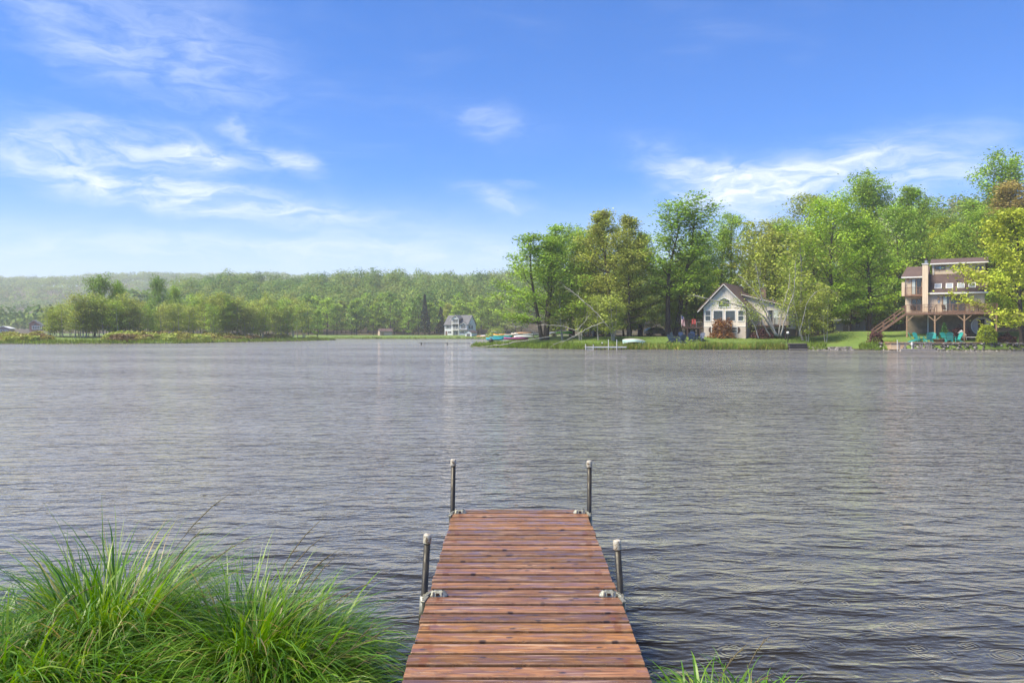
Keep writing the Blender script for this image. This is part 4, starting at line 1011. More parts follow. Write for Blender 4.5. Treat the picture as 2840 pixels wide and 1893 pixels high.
# right wing with the shallow roof
D = 3.2
zl = 6.15; uw = F1(2186, 850, D)[0]; ws = .275
m = MB().prism([(.9, 1.2), (uw, 1.2), (uw, zl - .25 - ws * (uw - 1.9)), (1.0, zl + .05)], D, 9.6); m.build('wing_wall', CREAM, h1)
MB().box(hw + .05, uw - .03, D + .3, 9.5, -.6, 1.2).build('wing_base', STUCCO, h1)
q = [(1.0, D - .45, zl + .30), (uw + .45, D - .45, zl - ws * (uw - 1.45)), (uw + .45, 10, zl - ws * (uw - 1.45)), (1.0, 10, zl + .30)]
MB().slab(q[::-1], .14).build('wing_roof', BROWNROOF, h1)
MB().bar((1.7, D - .5, zl + .02), (uw + .5, D - .5, zl - .06 - ws * (uw - 1.4)), .07, .24, up=(0, 1, 0)).build('bargeboard', WHITE, h1)
a, z0 = F1(2129, 900, D); b, z1 = F1(2159.5, 858, D)
w = window(h1, a, b, z0, z1, D, bars=1, t=.08, name='sliding_door'); MB().box((a + b) / 2 + .1, b - .1, D - .03, D - .019, z0 + .1, z1 - .1).build('curtain', CURTAIN, w)
fz = F1(2160, 902, D)[1]
MB().box(hw + .08, uw + .3, 1.0, D - .02, fz - .2, fz).build('side_deck', DARKDECK, h1)
railing('side_railing', h1, (hw + .1, 1.03, fz), (uw + .25, 1.03, fz), 1.0, DARKDECK, .10)
for u in (hw + .5, (hw + uw) / 2, uw): MB().bar((u, 1.1, -.6), (u, 1.1, fz - .2), .14).build('deck_post', DARKDECK, h1)
# chimney, vents
uc = F1(2117, 826, 5.6)[0]; zc = F1(2117, 800, 5.6)[1]
ch = MB().box(uc - .42, uc + .42, 5.2, 6.0, 4.0, zc).build('chimney', BRICK, h1)
MB().box(uc - .5, uc + .5, 5.12, 6.08, zc, zc + .12).build('chimney_cap', STUCCO, ch); MB().tube([(uc, 5.6, zc + .1), (uc, 5.6, zc + .55)], .13, 10).tube([(uc, 5.6, zc + .6), (uc, 5.6, zc + .72)], [.22, .05], 10).build('flue', METAL, ch)
uv = F1(2144, 828, 6)[0]; zv = zl - ws * (uv - 1.9); MB().tube([(uv, 6, zv - .2), (uv, 6, zv + .65)], .05, 8).build('vent_pipe', WHITE, h1)
# left deck on posts
ua = F1(1890, 900, .6)[0]; fl = 1.5
MB().box(ua, -hw - .03, .5, 3.6, fl - .22, fl).build('front_deck', DARKDECK, h1)
railing('front_railing', h1, (ua + .05, .55, fl), (-hw - .08, .55, fl), 1.05, DARKDECK, .15); railing('front_railing', h1, (ua + .05, .6, fl), (ua + .05, 3.5, fl), 1.05, DARKDECK, .15)
for u, y in ((ua + .9, .6), (ua + .4, 3.2), (ua + 2.0, 2.2), (-hw - .6, .6)): MB().bar((u, y, -.9), (u, y, fl - .2), .2).build('deck_post', DARKDECK, h1)
def world(F, u, d, z): return Vector((F.o.x + F.a.x * u + F.n.x * d, F.o.y + F.a.y * u + F.n.y * d, F.o.z + z))
# red folding chair and white table on that deck, flag at its corner
RED = plain('red_plastic', (.45, .05, .04), .5, .1, 5)
p = world(F1, -4.9, 1.4, fl); e = empty('deck_chair', p, R(-20), 'red chair on the deck left of the cream house', 'chair')
MB().box(-.3, .3, -.25, .25, .42, .47).build('seat', RED, e); MB().bar((0, .27, .47), (0, .42, 1.15), .58, .04, up=(0, 1, 0)).build('backrest', RED, e)
for sx in (-.26, .26):
    for sy in (-.22, .22): MB().bar((sx, sy, 0), (sx, sy, .42), .04).build('leg', RED, e)
p = world(F1, -4.0, 1.3, fl); e = empty('deck_table', p, R(-20), 'small white table beside the red chair on the house deck', 'table')
MB().box(-.45, .45, -.35, .35, .68, .72).build('tabletop', WHITE, e, bevel=.01)
for sx in (-.4, .4):
    for sy in (-.3, .3): MB().bar((sx, sy, 0), (sx, sy, .68), .04).build('leg', WHITE, e)
def flag():
    p = world(F1, ua + .08, .45, fl); e = empty('flag', p, 0, 'small striped flag hanging at the corner of the cream house deck', 'flag')
    MB().tube([(0, 0, 0), (-.10, -.10, 1.75)], .022, 6).build('pole', WHITE, e)
    def fm(n):
        x, y, z = n.sep(n.coord('Generated'))
        st = n.math('GREATER_THAN', n.math('FRACT', n.math('MULTIPLY', n.math('ADD', x, n.math('MULTIPLY', z, -.25)), 5.0)), .5)
        c = n.mix(st, (.55, .04, .05), (.75, .72, .70)); canton = n.math('MULTIPLY', n.math('GREATER_THAN', z, .66), n.math('LESS_THAN', x, .5))
        n.out(n.bsdf(n.mix(canton, c, (.04, .06, .2)), .8))
    m = MB(); N = 9
    vs = []; fs = []
    for j in range(N + 1):
        for i in range(6): vs.append((-.08 + i * .09 + .1 * (j / N) * (i / 5) , -.1 + .06 * math.sin(i * 1.6 + j * .4), 1.66 - j * .15 - i * .05))
    for j in range(N):
        for i in range(5): fs.append((j * 6 + i, j * 6 + i + 1, j * 6 + i + 7, j * 6 + i + 6))
    m.add(vs, fs).build('cloth', mat('striped_flag', fm), e, smooth=True)
flag()

# ------------------------------------------------------------------ tan house with the long deck
F2 = Frame(2600, 926.0, 105.0, -30); h2 = F2.root('tan_house', 'tan three storey house with skylights and a long raised wooden deck', 'house')
k2 = lambda zx, zy, d=0.0: F2(2480 + zx / 6.533, 700 + zy / 6.533, d)       # reads a feature of the front
uL, zf = k2(585, 1110); uR, _ = k2(1640, 1090); _, zg = k2(800, 735); zfl = k2(900, 1075)[1]
MB().box(uL, uR, 0, 8.5, zfl - .1, zg - .05).build('wall', TAN, h2)
MB().box(uL - 2.2, uR + 1.2, .15, 8.4, -.8, zfl - .1).build('basement_wall', STUCCO, h2)
# lower roof from the gutter up to the clerestory
DC = 3.6
_, zr = k2(900, 390, DC); ul0 = k2(572, 735, -.4)[0]; 
MB().slab([(ul0, -.45, zg + .02), (uR + .35, -.45, zg + .02), (uR + .35, DC, zr), (ul0, DC, zr)], .15).build('roof', DARKROOF, h2)
MB().box(ul0 - .02, uR + .37, -.58, -.452, zg - .16, zg + .03).build('gutter', WHITE, h2)
MB().box(uL + .12, uL + .24, -.13, -.03, -.6, zg - .1).build('downpipe', WHITE, h2)
uC0, zct = k2(690, 205, DC); 
MB().box(uC0, uR + .1, DC, 8.5, zr - 1.2, zct).build('clerestory_wall', TAN, h2)
_, zrt = k2(900, 112, DC + 2.2)
MB().slab([(uC0 - .25, DC - .4, zct + .0), (uR + .45, DC - .4, zct + .0), (uR + .45, DC + 2.4, zrt), (uC0 - .25, DC + 2.4, zrt)], .14).build('clerestory_roof', BROWNROOF, h2)
MB().slab([(uC0 - .25, DC + 2.4, zrt - .003), (uR + .45, DC + 2.4, zrt - .003), (uR + .45, 9.0, zct - 1.0), (uC0 - .25, 9.0, zct - 1.0)], .14).build('rear_roof', BROWNROOF, h2)
MB().box(uC0 - .27, uR + .47, DC - .52, DC - .402, zct - .15, zct + .01).build('gutter', WHITE, h2)
MB().box(uC0 + .05, uC0 + .18, DC - .12, DC - .02, zr - .1, zct - .1).build('downpipe', WHITE, h2)
for xa, xb in ((740, 930), (1060, 1255), (1412, 1605)):
    a, z0 = k2(xa, 325, DC); b, z1 = k2(xb, 235, DC)
    w = window(h2, a, b, z0, z1, DC, POSTWOOD, .09, name='clerestory_window')
    uc, zc = (a + b) / 2, (z0 + z1) / 2; r_ = .2
    if xa != 1412: MB().prism([(uc, zc - r_), (uc + r_, zc), (uc, zc + r_), (uc - r_, zc)], DC - .032, DC - .02).build('stained_glass', plain('pale_stained_glass', (.35, .5, .5), .2, .3, 12), w)
# skylights lying in the roof
sv = Vector((0, DC + .45, zr - zg)).normalized(); sn = Vector((0, -sv.z, sv.y))
for xa in (800, 1003, 1210, 1412):
    uc = k2(xa, 585, 1.5)[0]; c0 = Vector((uc, .95, zg + .02 + (zr - zg) * (1.40 / (DC + .45)))); 
    c = c0 + sn * .05; hu, hv = .42, .62; ax = Vector((1, 0, 0))
    q = [c - ax * hu - sv * hv, c + ax * hu - sv * hv, c + ax * hu + sv * hv, c - ax * hu + sv * hv]
    sk = MB().slab(q, .12).build('skylight', WHITE, h2)
    c = c + sn * .012; hu, hv = .35, .54; q = [c - ax * hu - sv * hv, c + ax * hu - sv * hv, c + ax * hu + sv * hv, c - ax * hu + sv * hv]
    MB().slab(q, .01).build('pane', mat('skylight_glass', lambda n: n.out(n.bsdf((.30, .33, .36), .08, spec=1.0))), sk)
a, z0 = k2(865, 1075); b, z1 = k2(1300, 775)
w = window(h2, a, b, z0, z1, 0, POSTWOOD, .13, bars=2, name='patio_door')
MB().box(a + .15, a + .55, -.03, -.019, z0 + .14, z1 - .14).build('curtain', CURTAIN, w)
u, z = k2(800, 820); lm = MB().box(u - .1, u + .1, -.25, -.003, z - .22, z + .16); lm.build('wall_lamp', POSTWOOD, h2)
u, z = k2(808, 888); MB().box(u - .1, u + .1, -.04, -.003, z - .17, z + .17).build('wall_plaque', METAL, h2)
# chimney tower
a, zt = k2(508, 215, -.7); b, _ = k2(612, 215, -.7)
MB().box(a, b, -.7, .6, zfl - .1, zt).build('chimney_tower', TAN, h2); MB().box(a - .07, b + .07, -.77, .67, zt, zt + .1).build('tower_cap', WHITE, h2)
uc = (a + b) / 2 + .1; MB().tube([(uc, 0, zt + .1), (uc, 0, zt + .55)], .22, 10).build('flue', METAL, h2); MB().tube([(uc, 0, zt + .55), (uc, 0, zt + .85)], .17, 10).build('flue_cap', DARKDECK, h2)
# left wing
DW = .9
ua_, _ = k2(200, 900, DW); ub_, _ = k2(515, 900, DW); _, zw = k2(350, 440, DW); zwf = k2(350, 780, DW)[1]
MB().box(ua_, uL + .05, DW, 7.5, zfl - .1, zw).build('wing_wall', TAN, h2)
_, zwr = k2(380, 255, DW + 2.6)
MB().slab([(ua_ - .5, DW - .35, zw - .02), (uL + .25, DW - .35, zw - .02), (uL + .25, DW + 2.7, zwr), (ua_ + .05, DW + 2.7, zwr)], .14).build('wing_roof', BROWNROOF, h2)
MB().slab([(ua_ + .05, DW + 2.7, zwr), (uL + .25, DW + 2.7, zwr), (uL + .25, 7.8, zw - .5), (ua_ - .5, 7.8, zw - .5)], .14).build('wing_rear_roof', BROWNROOF, h2)
MB().box(ua_ - .45, uL + .2, DW - .45, DW - .353, zw - .17, zw + .0).build('gutter', WHITE, h2)
MB().box(ua_ - .42, ua_ - .02, DW - .3, DW + 1.5, zwf - .05, zw - .7).build('wing_screen', TAN, h2)
a, z0 = k2(305, 775, DW); b, z1 = k2(505, 462, DW); w = window(h2, a, b, z0, z1, DW, POSTWOOD, .1, bars=1, name='balcony_door'); MB().box(a + .12, a + .5, DW - .03, DW - .019, z0 + .12, z1 - .12).build('curtain', CURTAIN, w)
a, z0 = k2(310, 985, DW); b, z1 = k2(505, 835, DW); window(h2, a, b, z0 - .6, z1, DW, POSTWOOD, .1, bars=1, name='lower_door')
u, z = k2(245, 490, DW); MB().box(u - .12, u + .12, DW - .25, DW - .003, z - .2, z + .16).build('wall_lamp', POSTWOOD, h2)
MB().box(ua_ + .02, uL - .45, DW - 1.25, DW - .003, zwf - .16, zwf).build('balcony', DECKWOOD, h2)
railing('balcony_railing', h2, (ua_ + .05, DW - 1.2, zwf), (uL - .5, DW - 1.2, zwf), 1.05, DECKWOOD, .13)
# long deck, its railing, posts and braces
DD = -3.2
ud0 = k2(205, 1130, DD)[0]; ud1 = k2(1870, 1090, DD)[0]; zd = k2(900, 1085, DD)[1]
MB().box(ud0, ud1 + .0, DD, -.03, zd - .22, zd).build('deck', DECKWOOD, h2); MB().box(ud0 - .02, ud1 + .02, DD - .045, DD - .003, zd - .27, zd + .02).build('rim_board', DECKWOOD, h2)
railing('deck_railing', h2, (ud0, DD + .04, zd), (ud1, DD + .04, zd), 1.05, DECKWOOD, .14); railing('deck_railing', h2, (ud1 - .05, DD + .1, zd), (ud1 - .05, -.1, zd), 1.05, DECKWOOD, .14)
for zx in (228, 735, 1270, 1850):
    u = k2(zx, 1250, DD)[0]; pz = world(F2, u, DD + .1, 0); g = H(pz.x, pz.y) - F2.o.z
    ps = MB().bar((u, DD + .1, g - .3), (u, DD + .1, zd - .27), .17).build('deck_post', POSTWOOD, h2)
    for s in (-1, 1):
        if (zx == 228 and s < 0) or (zx == 1850 and s > 0): continue
        MB().bar((u + s * .06, DD + .1, zd - 1.05), (u + s * .85, DD + .1, zd - .3), .10, .10, up=(0, 1, 0)).build('brace', POSTWOOD, ps)
# stairs on the left
st0 = Vector((ud0 - .05, DD + .5, zd)); g = -.35; run = (zd - g) / .78; st1 = st0 + Vector((-run, 0, g - zd))
for y in (DD + .1, DD + 1.3): MB().bar((st0.x, y, st0.z - .18), (st1.x, y, st1.z - .1), .07, .28).build('stringer', DECKWOOD, h2)
nst = 13
for k in range(nst):
    q = st0.lerp(st1, (k + .5) / nst); MB().box(q.x - .16, q.x + .14, DD + .13, DD + 1.27, q.z - .05, q.z).build('step', DECKWOOD, h2)
for y in (DD + .06, DD + 1.34): 
    m = MB(); m.bar((st0.x, y, st0.z + .95), (st1.x, y, st1.z + .95), .09, .06); m.bar((st0.x, y, st0.z + .5), (st1.x, y, st1.z + .5), .05, .12)
    for f in (0, .33, .66, 1): q = st0.lerp(st1, f); m.bar((q.x, y, q.z - .4 * (f == 1)), (q.x, y, q.z + .98), .09)
    m.build('stair_railing', DECKWOOD, h2)
# round white doorway screen under the deck
u, z = k2(1580, 1330, -.05); rr_ = 1.12
pts = [(u + rr_ * math.cos(a), z + rr_ * math.sin(a)) for a in np.linspace(0, 2 * math.pi, 40, endpoint=False)]
PALEWOOD = siding('weathered_pale_boards', (.55, .50, .46), .16)
rd = MB().prism(pts, -.02, .13).build('round_doorway', PALEWOOD, h2)
MB().tube([(x, -.05, zz) for x, zz in pts] + [(pts[0][0], -.05, pts[0][1])], .06, 6, cap=False).build('round_trim', WHITE, rd)
MB().box(u - .35, u + .35, -.05, -.024, z - .98, z + .85).build('door_opening', plain('dark_interior', (.012, .011, .010), .8, .2, 3), rd)
MB().box(u + .55, u + .85, -.045, -.024, z + .15, z + .32).build('door_sign', WHITE, rd)
# table and chairs seen through the railing
IRON = plain('black_patio_metal', (.03, .026, .022), .5, .2, 5)
def deck_table(zx, d, label, r0):
    u = k2(zx, 1085, d)[0]; p = world(F2, u, d, zd); e = empty('patio_table', p, F2.t, label, 'table')
    MB().tube([(0, 0, .72), (0, 0, .75)], r0, 14).build('tabletop', IRON, e)
    MB().tube([(0, 0, .03), (0, 0, .72)], .04, 6).build('stem', IRON, e); MB().tube([(0, 0, 0), (0, 0, .03)], .28, 12).build('base', IRON, e)
def deck_chair(zx, d, rz, label):
    u = k2(zx, 1085, d)[0]; p = world(F2, u, d, zd); e = empty('patio_chair', p, F2.t + rz, label, 'chair')
    MB().box(-.25, .25, -.24, .24, .42, .46).build('seat', IRON, e); MB().bar((0, .24, .46), (0, .34, .98), .5, .035, up=(0, 1, 0)).build('backrest', IRON, e)
    for sx in (-.22, .22):
        for sy in (-.21, .21): MB().bar((sx, sy, 0), (sx, sy, .42), .035).build('leg', IRON, e)
deck_chair(350, -2.0, .6, 'dark patio chair at the left end of the raised deck'); deck_table(620, -1.8, 'dark round patio table on the raised deck by the downpipe', .6); deck_chair(690, -1.6, -1.4, 'dark patio chair right of the round deck table')
deck_table(1530, -1.8, 'dark round patio table at the right part of the raised deck', .55); deck_chair(920, -2.0, 2.6, 'dark patio chair in front of the glass doors on the deck')

# ------------------------------------------------------------------ white house on the far shore
F3 = Frame(1262, 930.0, 326.0, -20); h3 = F3.root('white_house', 'white three storey house with grey roof and stacked balconies across the lake', 'house')
k3 = lambda zx, zy, d=0.0: F3(1150 + zx / 9.412, 850 + zy / 9.412, d)
u0, _ = k3(783, 750); u1, ze = k3(1380, 462); _, zrg = k3(1200, 222, 4.4); DP = 8.8
# gable side faces right: the body is extruded across the front
m = MB(); m.add([(u, y, z) for u in (u0, u1) for y, z in ((0, -.8), (DP, -.8), (DP, ze), (DP / 2, zrg - .25), (0, ze))], [(0,1,2,3,4), (9,8,7,6,5), (0,5,6,1), (1,6,7,2), (2,7,8,3), (3,8,9,4), (4,9,5,0)])
m.build('wall', CLAP, h3)
for y0, y1, zz in ((-.4, DP / 2, 1), (DP + .4, DP / 2, -1)):
    sl_ = (zrg - ze) / (DP / 2); q = [(u0 - .35, y0, ze - .4 * sl_ + .1), (u1 + .35, y0, ze - .4 * sl_ + .1), (u1 + .35, y1, zrg), (u0 - .35, y1, zrg)]
    MB().slab(q if zz > 0 else q[::-1], .2).build('roof', GREYROOF, h3)
def gable_front(ua, ub, d0, d1, zb, zt, za, name, par):
    uc = (ua + ub) / 2
    MB().prism([(ua, zb), (ub, zb), (ub, zt), (uc, za), (ua, zt)], d0, d1).build(name + '_wall', CLAP, par)
    for s, ue in ((-1, ua), (1, ub)):
        x = ue + s * .3; ze_ = zt - .3 * (za - zt) / (ub - uc)
        q = [(uc, d0 - .35, za + .14), (x, d0 - .35, ze_ + .14), (x, d1 + 3.0, ze_ + .14), (uc, d1 + 3.0, za + .14)]
        MB().slab(q if s < 0 else q[::-1], .16).build(name + '_roof', GREYROOF, par)
        MB().bar((uc, d0 - .38, za + .02), (x, d0 - .38, ze_ + .02), .08, .22, up=(0, 1, 0)).build(name + '_bargeboard', WHITE, par)
ua, zt = k3(968, 335, -.9); ub, _ = k3(1152, 335, -.9); _, za = k3(1062, 228, -.9)
gable_front(ua, ub, -.9, .4, zt - .05, zt + .35, za, 'dormer', h3)
u, z = k3(1062, 265, -.9); MB().tube([(u, -.98, z), (u, -.91, z)], .25, 14).build('round_window', GLASS, h3)
DKG = plain('balcony_shade', (.16, .17, .18), .8, .1, 3)
for (zb_, ztp) in ((440, 340), (605, 470), (745, 630)):
    _, z0 = k3(1060, zb_, -.9); _, z1 = k3(1060, ztp, -.9)
    MB().box(ua + .15, ub - .15, -.02, -.003, z0, z1).build('balcony_back', DKG, h3)
    a, b = ua + (ub - ua) * .42, ua + (ub - ua) * .92; window(h3, a, b, z0 + .15, z1 - .25, -.022, bars=1, t=.08, name='balcony_door')
    if zb_ != 745:
        MB().box(ua, ub, -1.0, -.02, z0 - .2, z0).build('balcony_floor', WHITE, h3); railing('balcony_railing', h3, (ua + .05, -.95, z0), (ub - .05, -.95, z0), .95, WHITE, .16, 3)
for u in (ua + .08, ub - .08): MB().bar((u, -.9, -.6), (u, -.9, zt), .18).build('column', WHITE, h3)
ga, gz = k3(1198, 470, -.3); gb, _ = k3(1360, 470, -.3); _, gp = k3(1275, 412, -.3)
gable_front(ga, gb, -.3, .4, k3(1275, 590, -.3)[1], gz, gp, 'bay', h3)
a, z0 = k3(1238, 575, -.3); b, z1 = k3(1322, 480, -.3); window(h3, a, b, z0, z1, -.3, bars=1, t=.08, name='bay_window')
uc = (a + b) / 2; MB().prism([(uc - .55, z1 + .15), (uc + .55, z1 + .15), (uc, z1 + .7)], -.33, -.305).build('bay_top_pane', GLASS, h3)
SHUT = plain('dark_grey_shutters', (.07, .075, .085), .6, .1, 4)
def shut(xa, xb, y0, y1, d): a, z0 = k3(xa, y0, d); b, z1 = k3(xb, y1, d); MB().box(a, b, d - .04, d - .003, z0, z1).build('shutter', SHUT, h3)
shut(1212, 1232, 573, 483, -.3); shut(1328, 1346, 573, 483, -.3); shut(810, 832, 580, 487, 0); shut(928, 948, 580, 487, 0)
a, z0 = k3(838, 577); b, z1 = k3(922, 487); window(h3, a, b, z0, z1, 0, bars=1, t=.08)
a, z0 = k3(868, 700); b, z1 = k3(960, 637); window(h3, a, b, z0, z1, 0, bars=1, t=.08)
a, z0 = k3(803, 745); b, z1 = k3(855, 635); MB().box(a, b, -.04, -.003, z0, z1).build('brown_door', BRICK, h3)
a, z0 = k3(1190, 697); b, z1 = k3(1300, 638); window(h3, a, b, z0, z1, 0, bars=2, t=.08)
a, z0 = k3(1168, 612, -1.0); b, z1 = k3(1385, 585, 0); MB().slab([(a, -1.1, z0), (b, -1.1, z0), (b, -.003, z1), (a, -.003, z1)], .12).build('porch_roof', GREYROOF, h3)
for y in (2.0, 4.6):     # windows in the gable side
    z0, z1 = 2.6, 4.1
    s = MB().box(u1 + .003, u1 + .05, y - .5, y + .5, z0, z1).build('side_window', WHITE, h3); MB().box(u1 + .05, u1 + .06, y - .4, y + .4, z0 + .1, z1 - .1).build('pane', GLASS, s)
    for yy in (y - .75, y + .75): MB().box(u1 + .003, u1 + .04, yy - .18, yy + .18, z0, z1).build('shutter', SHUT, h3)
def hut(name, px0, px1, pyb, pye, pya, Y, deg, depth, wallm, roofm, label, door=None, ridge_along=False):
    Fh = Frame((px0 + px1) / 2, pyb, Y, deg); e = Fh.root(name, label, 'shed'); a, ze_ = Fh(px0, pye); b, _ = Fh(px1, pye); _, za_ = Fh((px0 + px1) / 2, pya)
    g = -.6
    if not ridge_along:
        MB().prism([(a, g), (b, g), (b, ze_), ((a + b) / 2, za_ - .1), (a, ze_)], 0, depth).build('wall', wallm, e)
        uc = (a + b) / 2
        for s, ue in ((-1, a), (1, b)):
            x = ue + s * .25; zz = ze_ - .25 * (za_ - ze_) / (b - uc); q = [(uc, -.3, za_), (x, -.3, zz), (x, depth + .3, zz), (uc, depth + .3, za_)]
            MB().slab(q if s < 0 else q[::-1], .12).build('roof', roofm, e)
    else:
        MB().add([(u, y, z) for u in (a, b) for y, z in ((0, g), (depth, g), (depth, ze_), (depth / 2, za_ - .1), (0, ze_))], [(0,1,2,3,4), (9,8,7,6,5), (0,5,6,1), (1,6,7,2), (2,7,8,3), (3,8,9,4), (4,9,5,0)]).build('wall', wallm, e)
        for q in ([(a - .25, -.3, ze_ - .1), (b + .25, -.3, ze_ - .1), (b + .25, depth / 2, za_), (a - .25, depth / 2, za_)], [(a - .25, depth / 2, za_), (b + .25, depth / 2, za_), (b + .25, depth + .3, ze_ - .1), (a - .25, depth + .3, ze_ - .1)]):
            MB().slab(q, .12).build('roof', roofm, e)
    if door: d0, d1, zh, dm = door; MB().box(a + (b - a) * d0, a + (b - a) * d1, -.05, -.003, 0, zh).build('door', dm, e)
    return e, a, b, ze_, za_
PINKTAN = siding('pale_tan_boards', (.50, .38, .30), .25)
hut('tan_shed', 1053.6, 1088, 931.5, 917.5, 911, 323, 24, 3.2, PINKTAN, BROWNROOF, 'small tan shed alone on the lawn across the lake', (.12, .32, 1.6, POSTWOOD), True)
hut('white_boathouse', 1290, 1308, 932.5, 922, 916, 318, -22, 5, CLAP, DARKROOF, 'small white boathouse in front of the big white house', (.25, .75, 1.1, GREYROOF))
GREYWALL = siding('grey_green_siding', (.34, .35, .29), .2, True)
e, a, b, z0, z1 = hut('grey_shed', 2362, 2396, 920, 886, 880, 127, -28, 4, GREYWALL, BROWNROOF, 'grey green shed behind the trunks left of the tan house'); window(e, a + .65, a + 1.2, .7, 1.75, 0, SHUT, .08, mid=True)
e, a, b, z0, z1 = hut('white_cabin', 2316, 2356, 920, 888, 884, 131, -20, 4, CLAP, WHITE, 'small white cabin half hidden by dark trunks between the houses', (.55, .9, 1.7, GREYWALL), True); window(e, b - 1.0, b - .4, .9, 1.5, -.003, WHITE, .06, mid=True)
e, a, b, z0, z1 = hut('brown_cabin', 1632, 1678, 936, 892, 880, 142, -10, 5, siding('brown_boards', (.34, .19, .12), .25), BROWNROOF, 'brown cabin glimpsed through the thicket behind the fallen trunks', (.4, .6, 2.0, WHITE)); window(e, a + .4, a + 1.2, 1.0, 2.0, 0, WHITE, .08)
e, a, b, z0, z1 = hut('lake_shack', 1362, 1384, 931, 921, 918, 300 if False else 312, -8, 3, plain('grey_planks', (.30, .28, .26), .8, .2, 3), METAL, 'grey shack on the far shore beyond the kayaks', (.3, .6, 1.0, DARKDECK), True)
# the two houses in the mist at the left
F4 = Frame(100, 926, 400, 22); h4 = F4.root('red_house', 'reddish gabled house in the mist left of the island grove', 'house')
a, ze_ = F4(81, 897); b, _ = F4(118, 904); _, za_ = F4(91, 889)
REDW = siding('red_brown_siding', (.32, .13, .10), .25, True)
MB().prism([(a, -6), (b, -6), (b, ze_ - 1), ((a + b) / 2 - 1.0, za_), (a, ze_)], 0, 8).build('wall', REDW, h4)
for q in ([(a - .4, -.4, ze_ - .1), ((a + b) / 2 - 1.0, -.4, za_ + .2), ((a + b) / 2 - 1.0, 8.4, za_ + .2), (a - .4, 8.4, ze_ - .1)], [((a + b) / 2 - 1.0, -.4, za_ + .2), (b + .4, -.4, ze_ - 1.1), (b + .4, 8.4, ze_ - 1.1), ((a + b) / 2 - 1.0, 8.4, za_ + .2)]): MB().slab(q, -.2).build('roof', GREYROOF, h4)
MB().bar((a - .4, -.5, ze_ - .2), ((a + b) / 2 - 1.0, -.5, za_ + .1), .1, .3, up=(0, 1, 0)).build('bargeboard', WHITE, h4); MB().bar(((a + b) / 2 - 1.0, -.5, za_ + .1), (b + .4, -.5, ze_ - 1.2), .1, .3, up=(0, 1, 0)).build('bargeboard', WHITE, h4)
_, s0 = F4(100, 912); _, s1 = F4(100, 905); 
sun_r = MB().box(a + 1.2, b - .2, -.3, -.003, s0 - .3, s1 + .4).build('sunroom', WHITE, h4)
for k in range(5):
    x0 = a + 1.4 + k * (b - a - 1.8) / 5; MB().box(x0 + .1, x0 + (b - a - 1.8) / 5 - .1, -.33, -.303, s0, s1 + .2).build('pane', GLASS, sun_r)
_, c0 = F4(100, 903); _, c1 = F4(100, 897); MB().box((a + b) / 2 - .9, (a + b) / 2 + .3, -.05, -.003, c0, c1 - .2).build('upper_window', GLASS, h4)
F5 = Frame(8, 932, 330, 18); h5 = F5.root('low_house', 'low house with white trimmed windows at the left edge in the mist', 'house')
a, ze_ = F5(-22, 912); b, _ = F5(27, 912); _, za_ = F5(9, 907)
MB().prism([(a, -3), (b, -3), (b, ze_), ((a + b) / 2 + .8, za_), (a, ze_)], 0, 7).build('wall', siding('pinkish_siding', (.38, .26, .23), .25, True), h5)
for q in ([(a - .4, -.4, ze_), ((a + b) / 2 + .8, -.4, za_ + .2), ((a + b) / 2 + .8, 7.4, za_ + .2), (a - .4, 7.4, ze_)], [((a + b) / 2 + .8, -.4, za_ + .2), (b + .4, -.4, ze_), (b + .4, 7.4, ze_), ((a + b) / 2 + .8, 7.4, za_ + .2)]): MB().slab(q, -.25).build('roof', WHITE, h5)
for pa, pb in ((-3, 7), (11, 20)):
    x0, z0 = F5(pa, 920); x1, z1 = F5(pb, 914); window(h5, x0, x1, z0, z1, 0, bars=1, t=.14)
# ================================================================== garden chairs
def adirondack(name, matl, x, y, rz, label, group, s=1.0):
    e = empty(name, (x, y, 1.02 if matl is TEAL else H(x, y)), rz, label, 'chair', group, s)
    if 'adk' not in PROTO:
        P_ = {}
        P_['seat'] = MB()
        for k in range(6): yy = -.28 + k * .105; P_['seat'].bar((-.28, yy, .40 - k * .028), (.28, yy, .40 - k * .028), .09, .025)
        P_['backrest'] = MB()
        for k in range(7):
            u = (k - 3) * .088; top = 1.05 - .10 * abs(u / .26) ** 2.2; t = (top - .26) / .80
            P_['backrest'].bar((u * .8, .26, .26), (u * 1.15, .26 + .34 * t, .26 + .80 * t), .078, .022, up=(0, 1, 0))
        P_['backrest'].bar((-.26, .40, .58), (.26, .40, .58), .03, .08)
        for s_, nm in ((-1, 'a'), (1, 'b')):
            P_['arm' + nm] = MB().bar((s_ * .34, -.36, .60), (s_ * .34, .42, .58), .13, .028)
            P_['fl' + nm] = MB().bar((s_ * .33, -.28, 0), (s_ * .33, -.28, .59), .10, .03, up=(0, 1, 0))
            P_['rl' + nm] = MB().bar((s_ * .29, -.32, .36), (s_ * .29, .62, .02), .03, .12)
        PROTO['adk'] = P_; PROTO['adkm'] = {}
    ms = PROTO['adkm'].setdefault(matl.name, {k: m.mesh(k, matl) for k, m in PROTO['adk'].items()})
    for k, nm in (('seat', 'seat'), ('backrest', 'backrest'), ('arma', 'armrest'), ('armb', 'armrest'), ('fla', 'leg'), ('flb', 'leg'), ('rla', 'rear_leg'), ('rlb', 'rear_leg')): mesh_obj(nm, ms[k], e)
    return e
TEAL = plain('teal_paint', (.03, .34, .31), .45, .1, 4); NAVY = plain('navy_paint', (.032, .058, .125), .5, .12, 4)
kc = lambda zx: 2420 + zx / 5.602
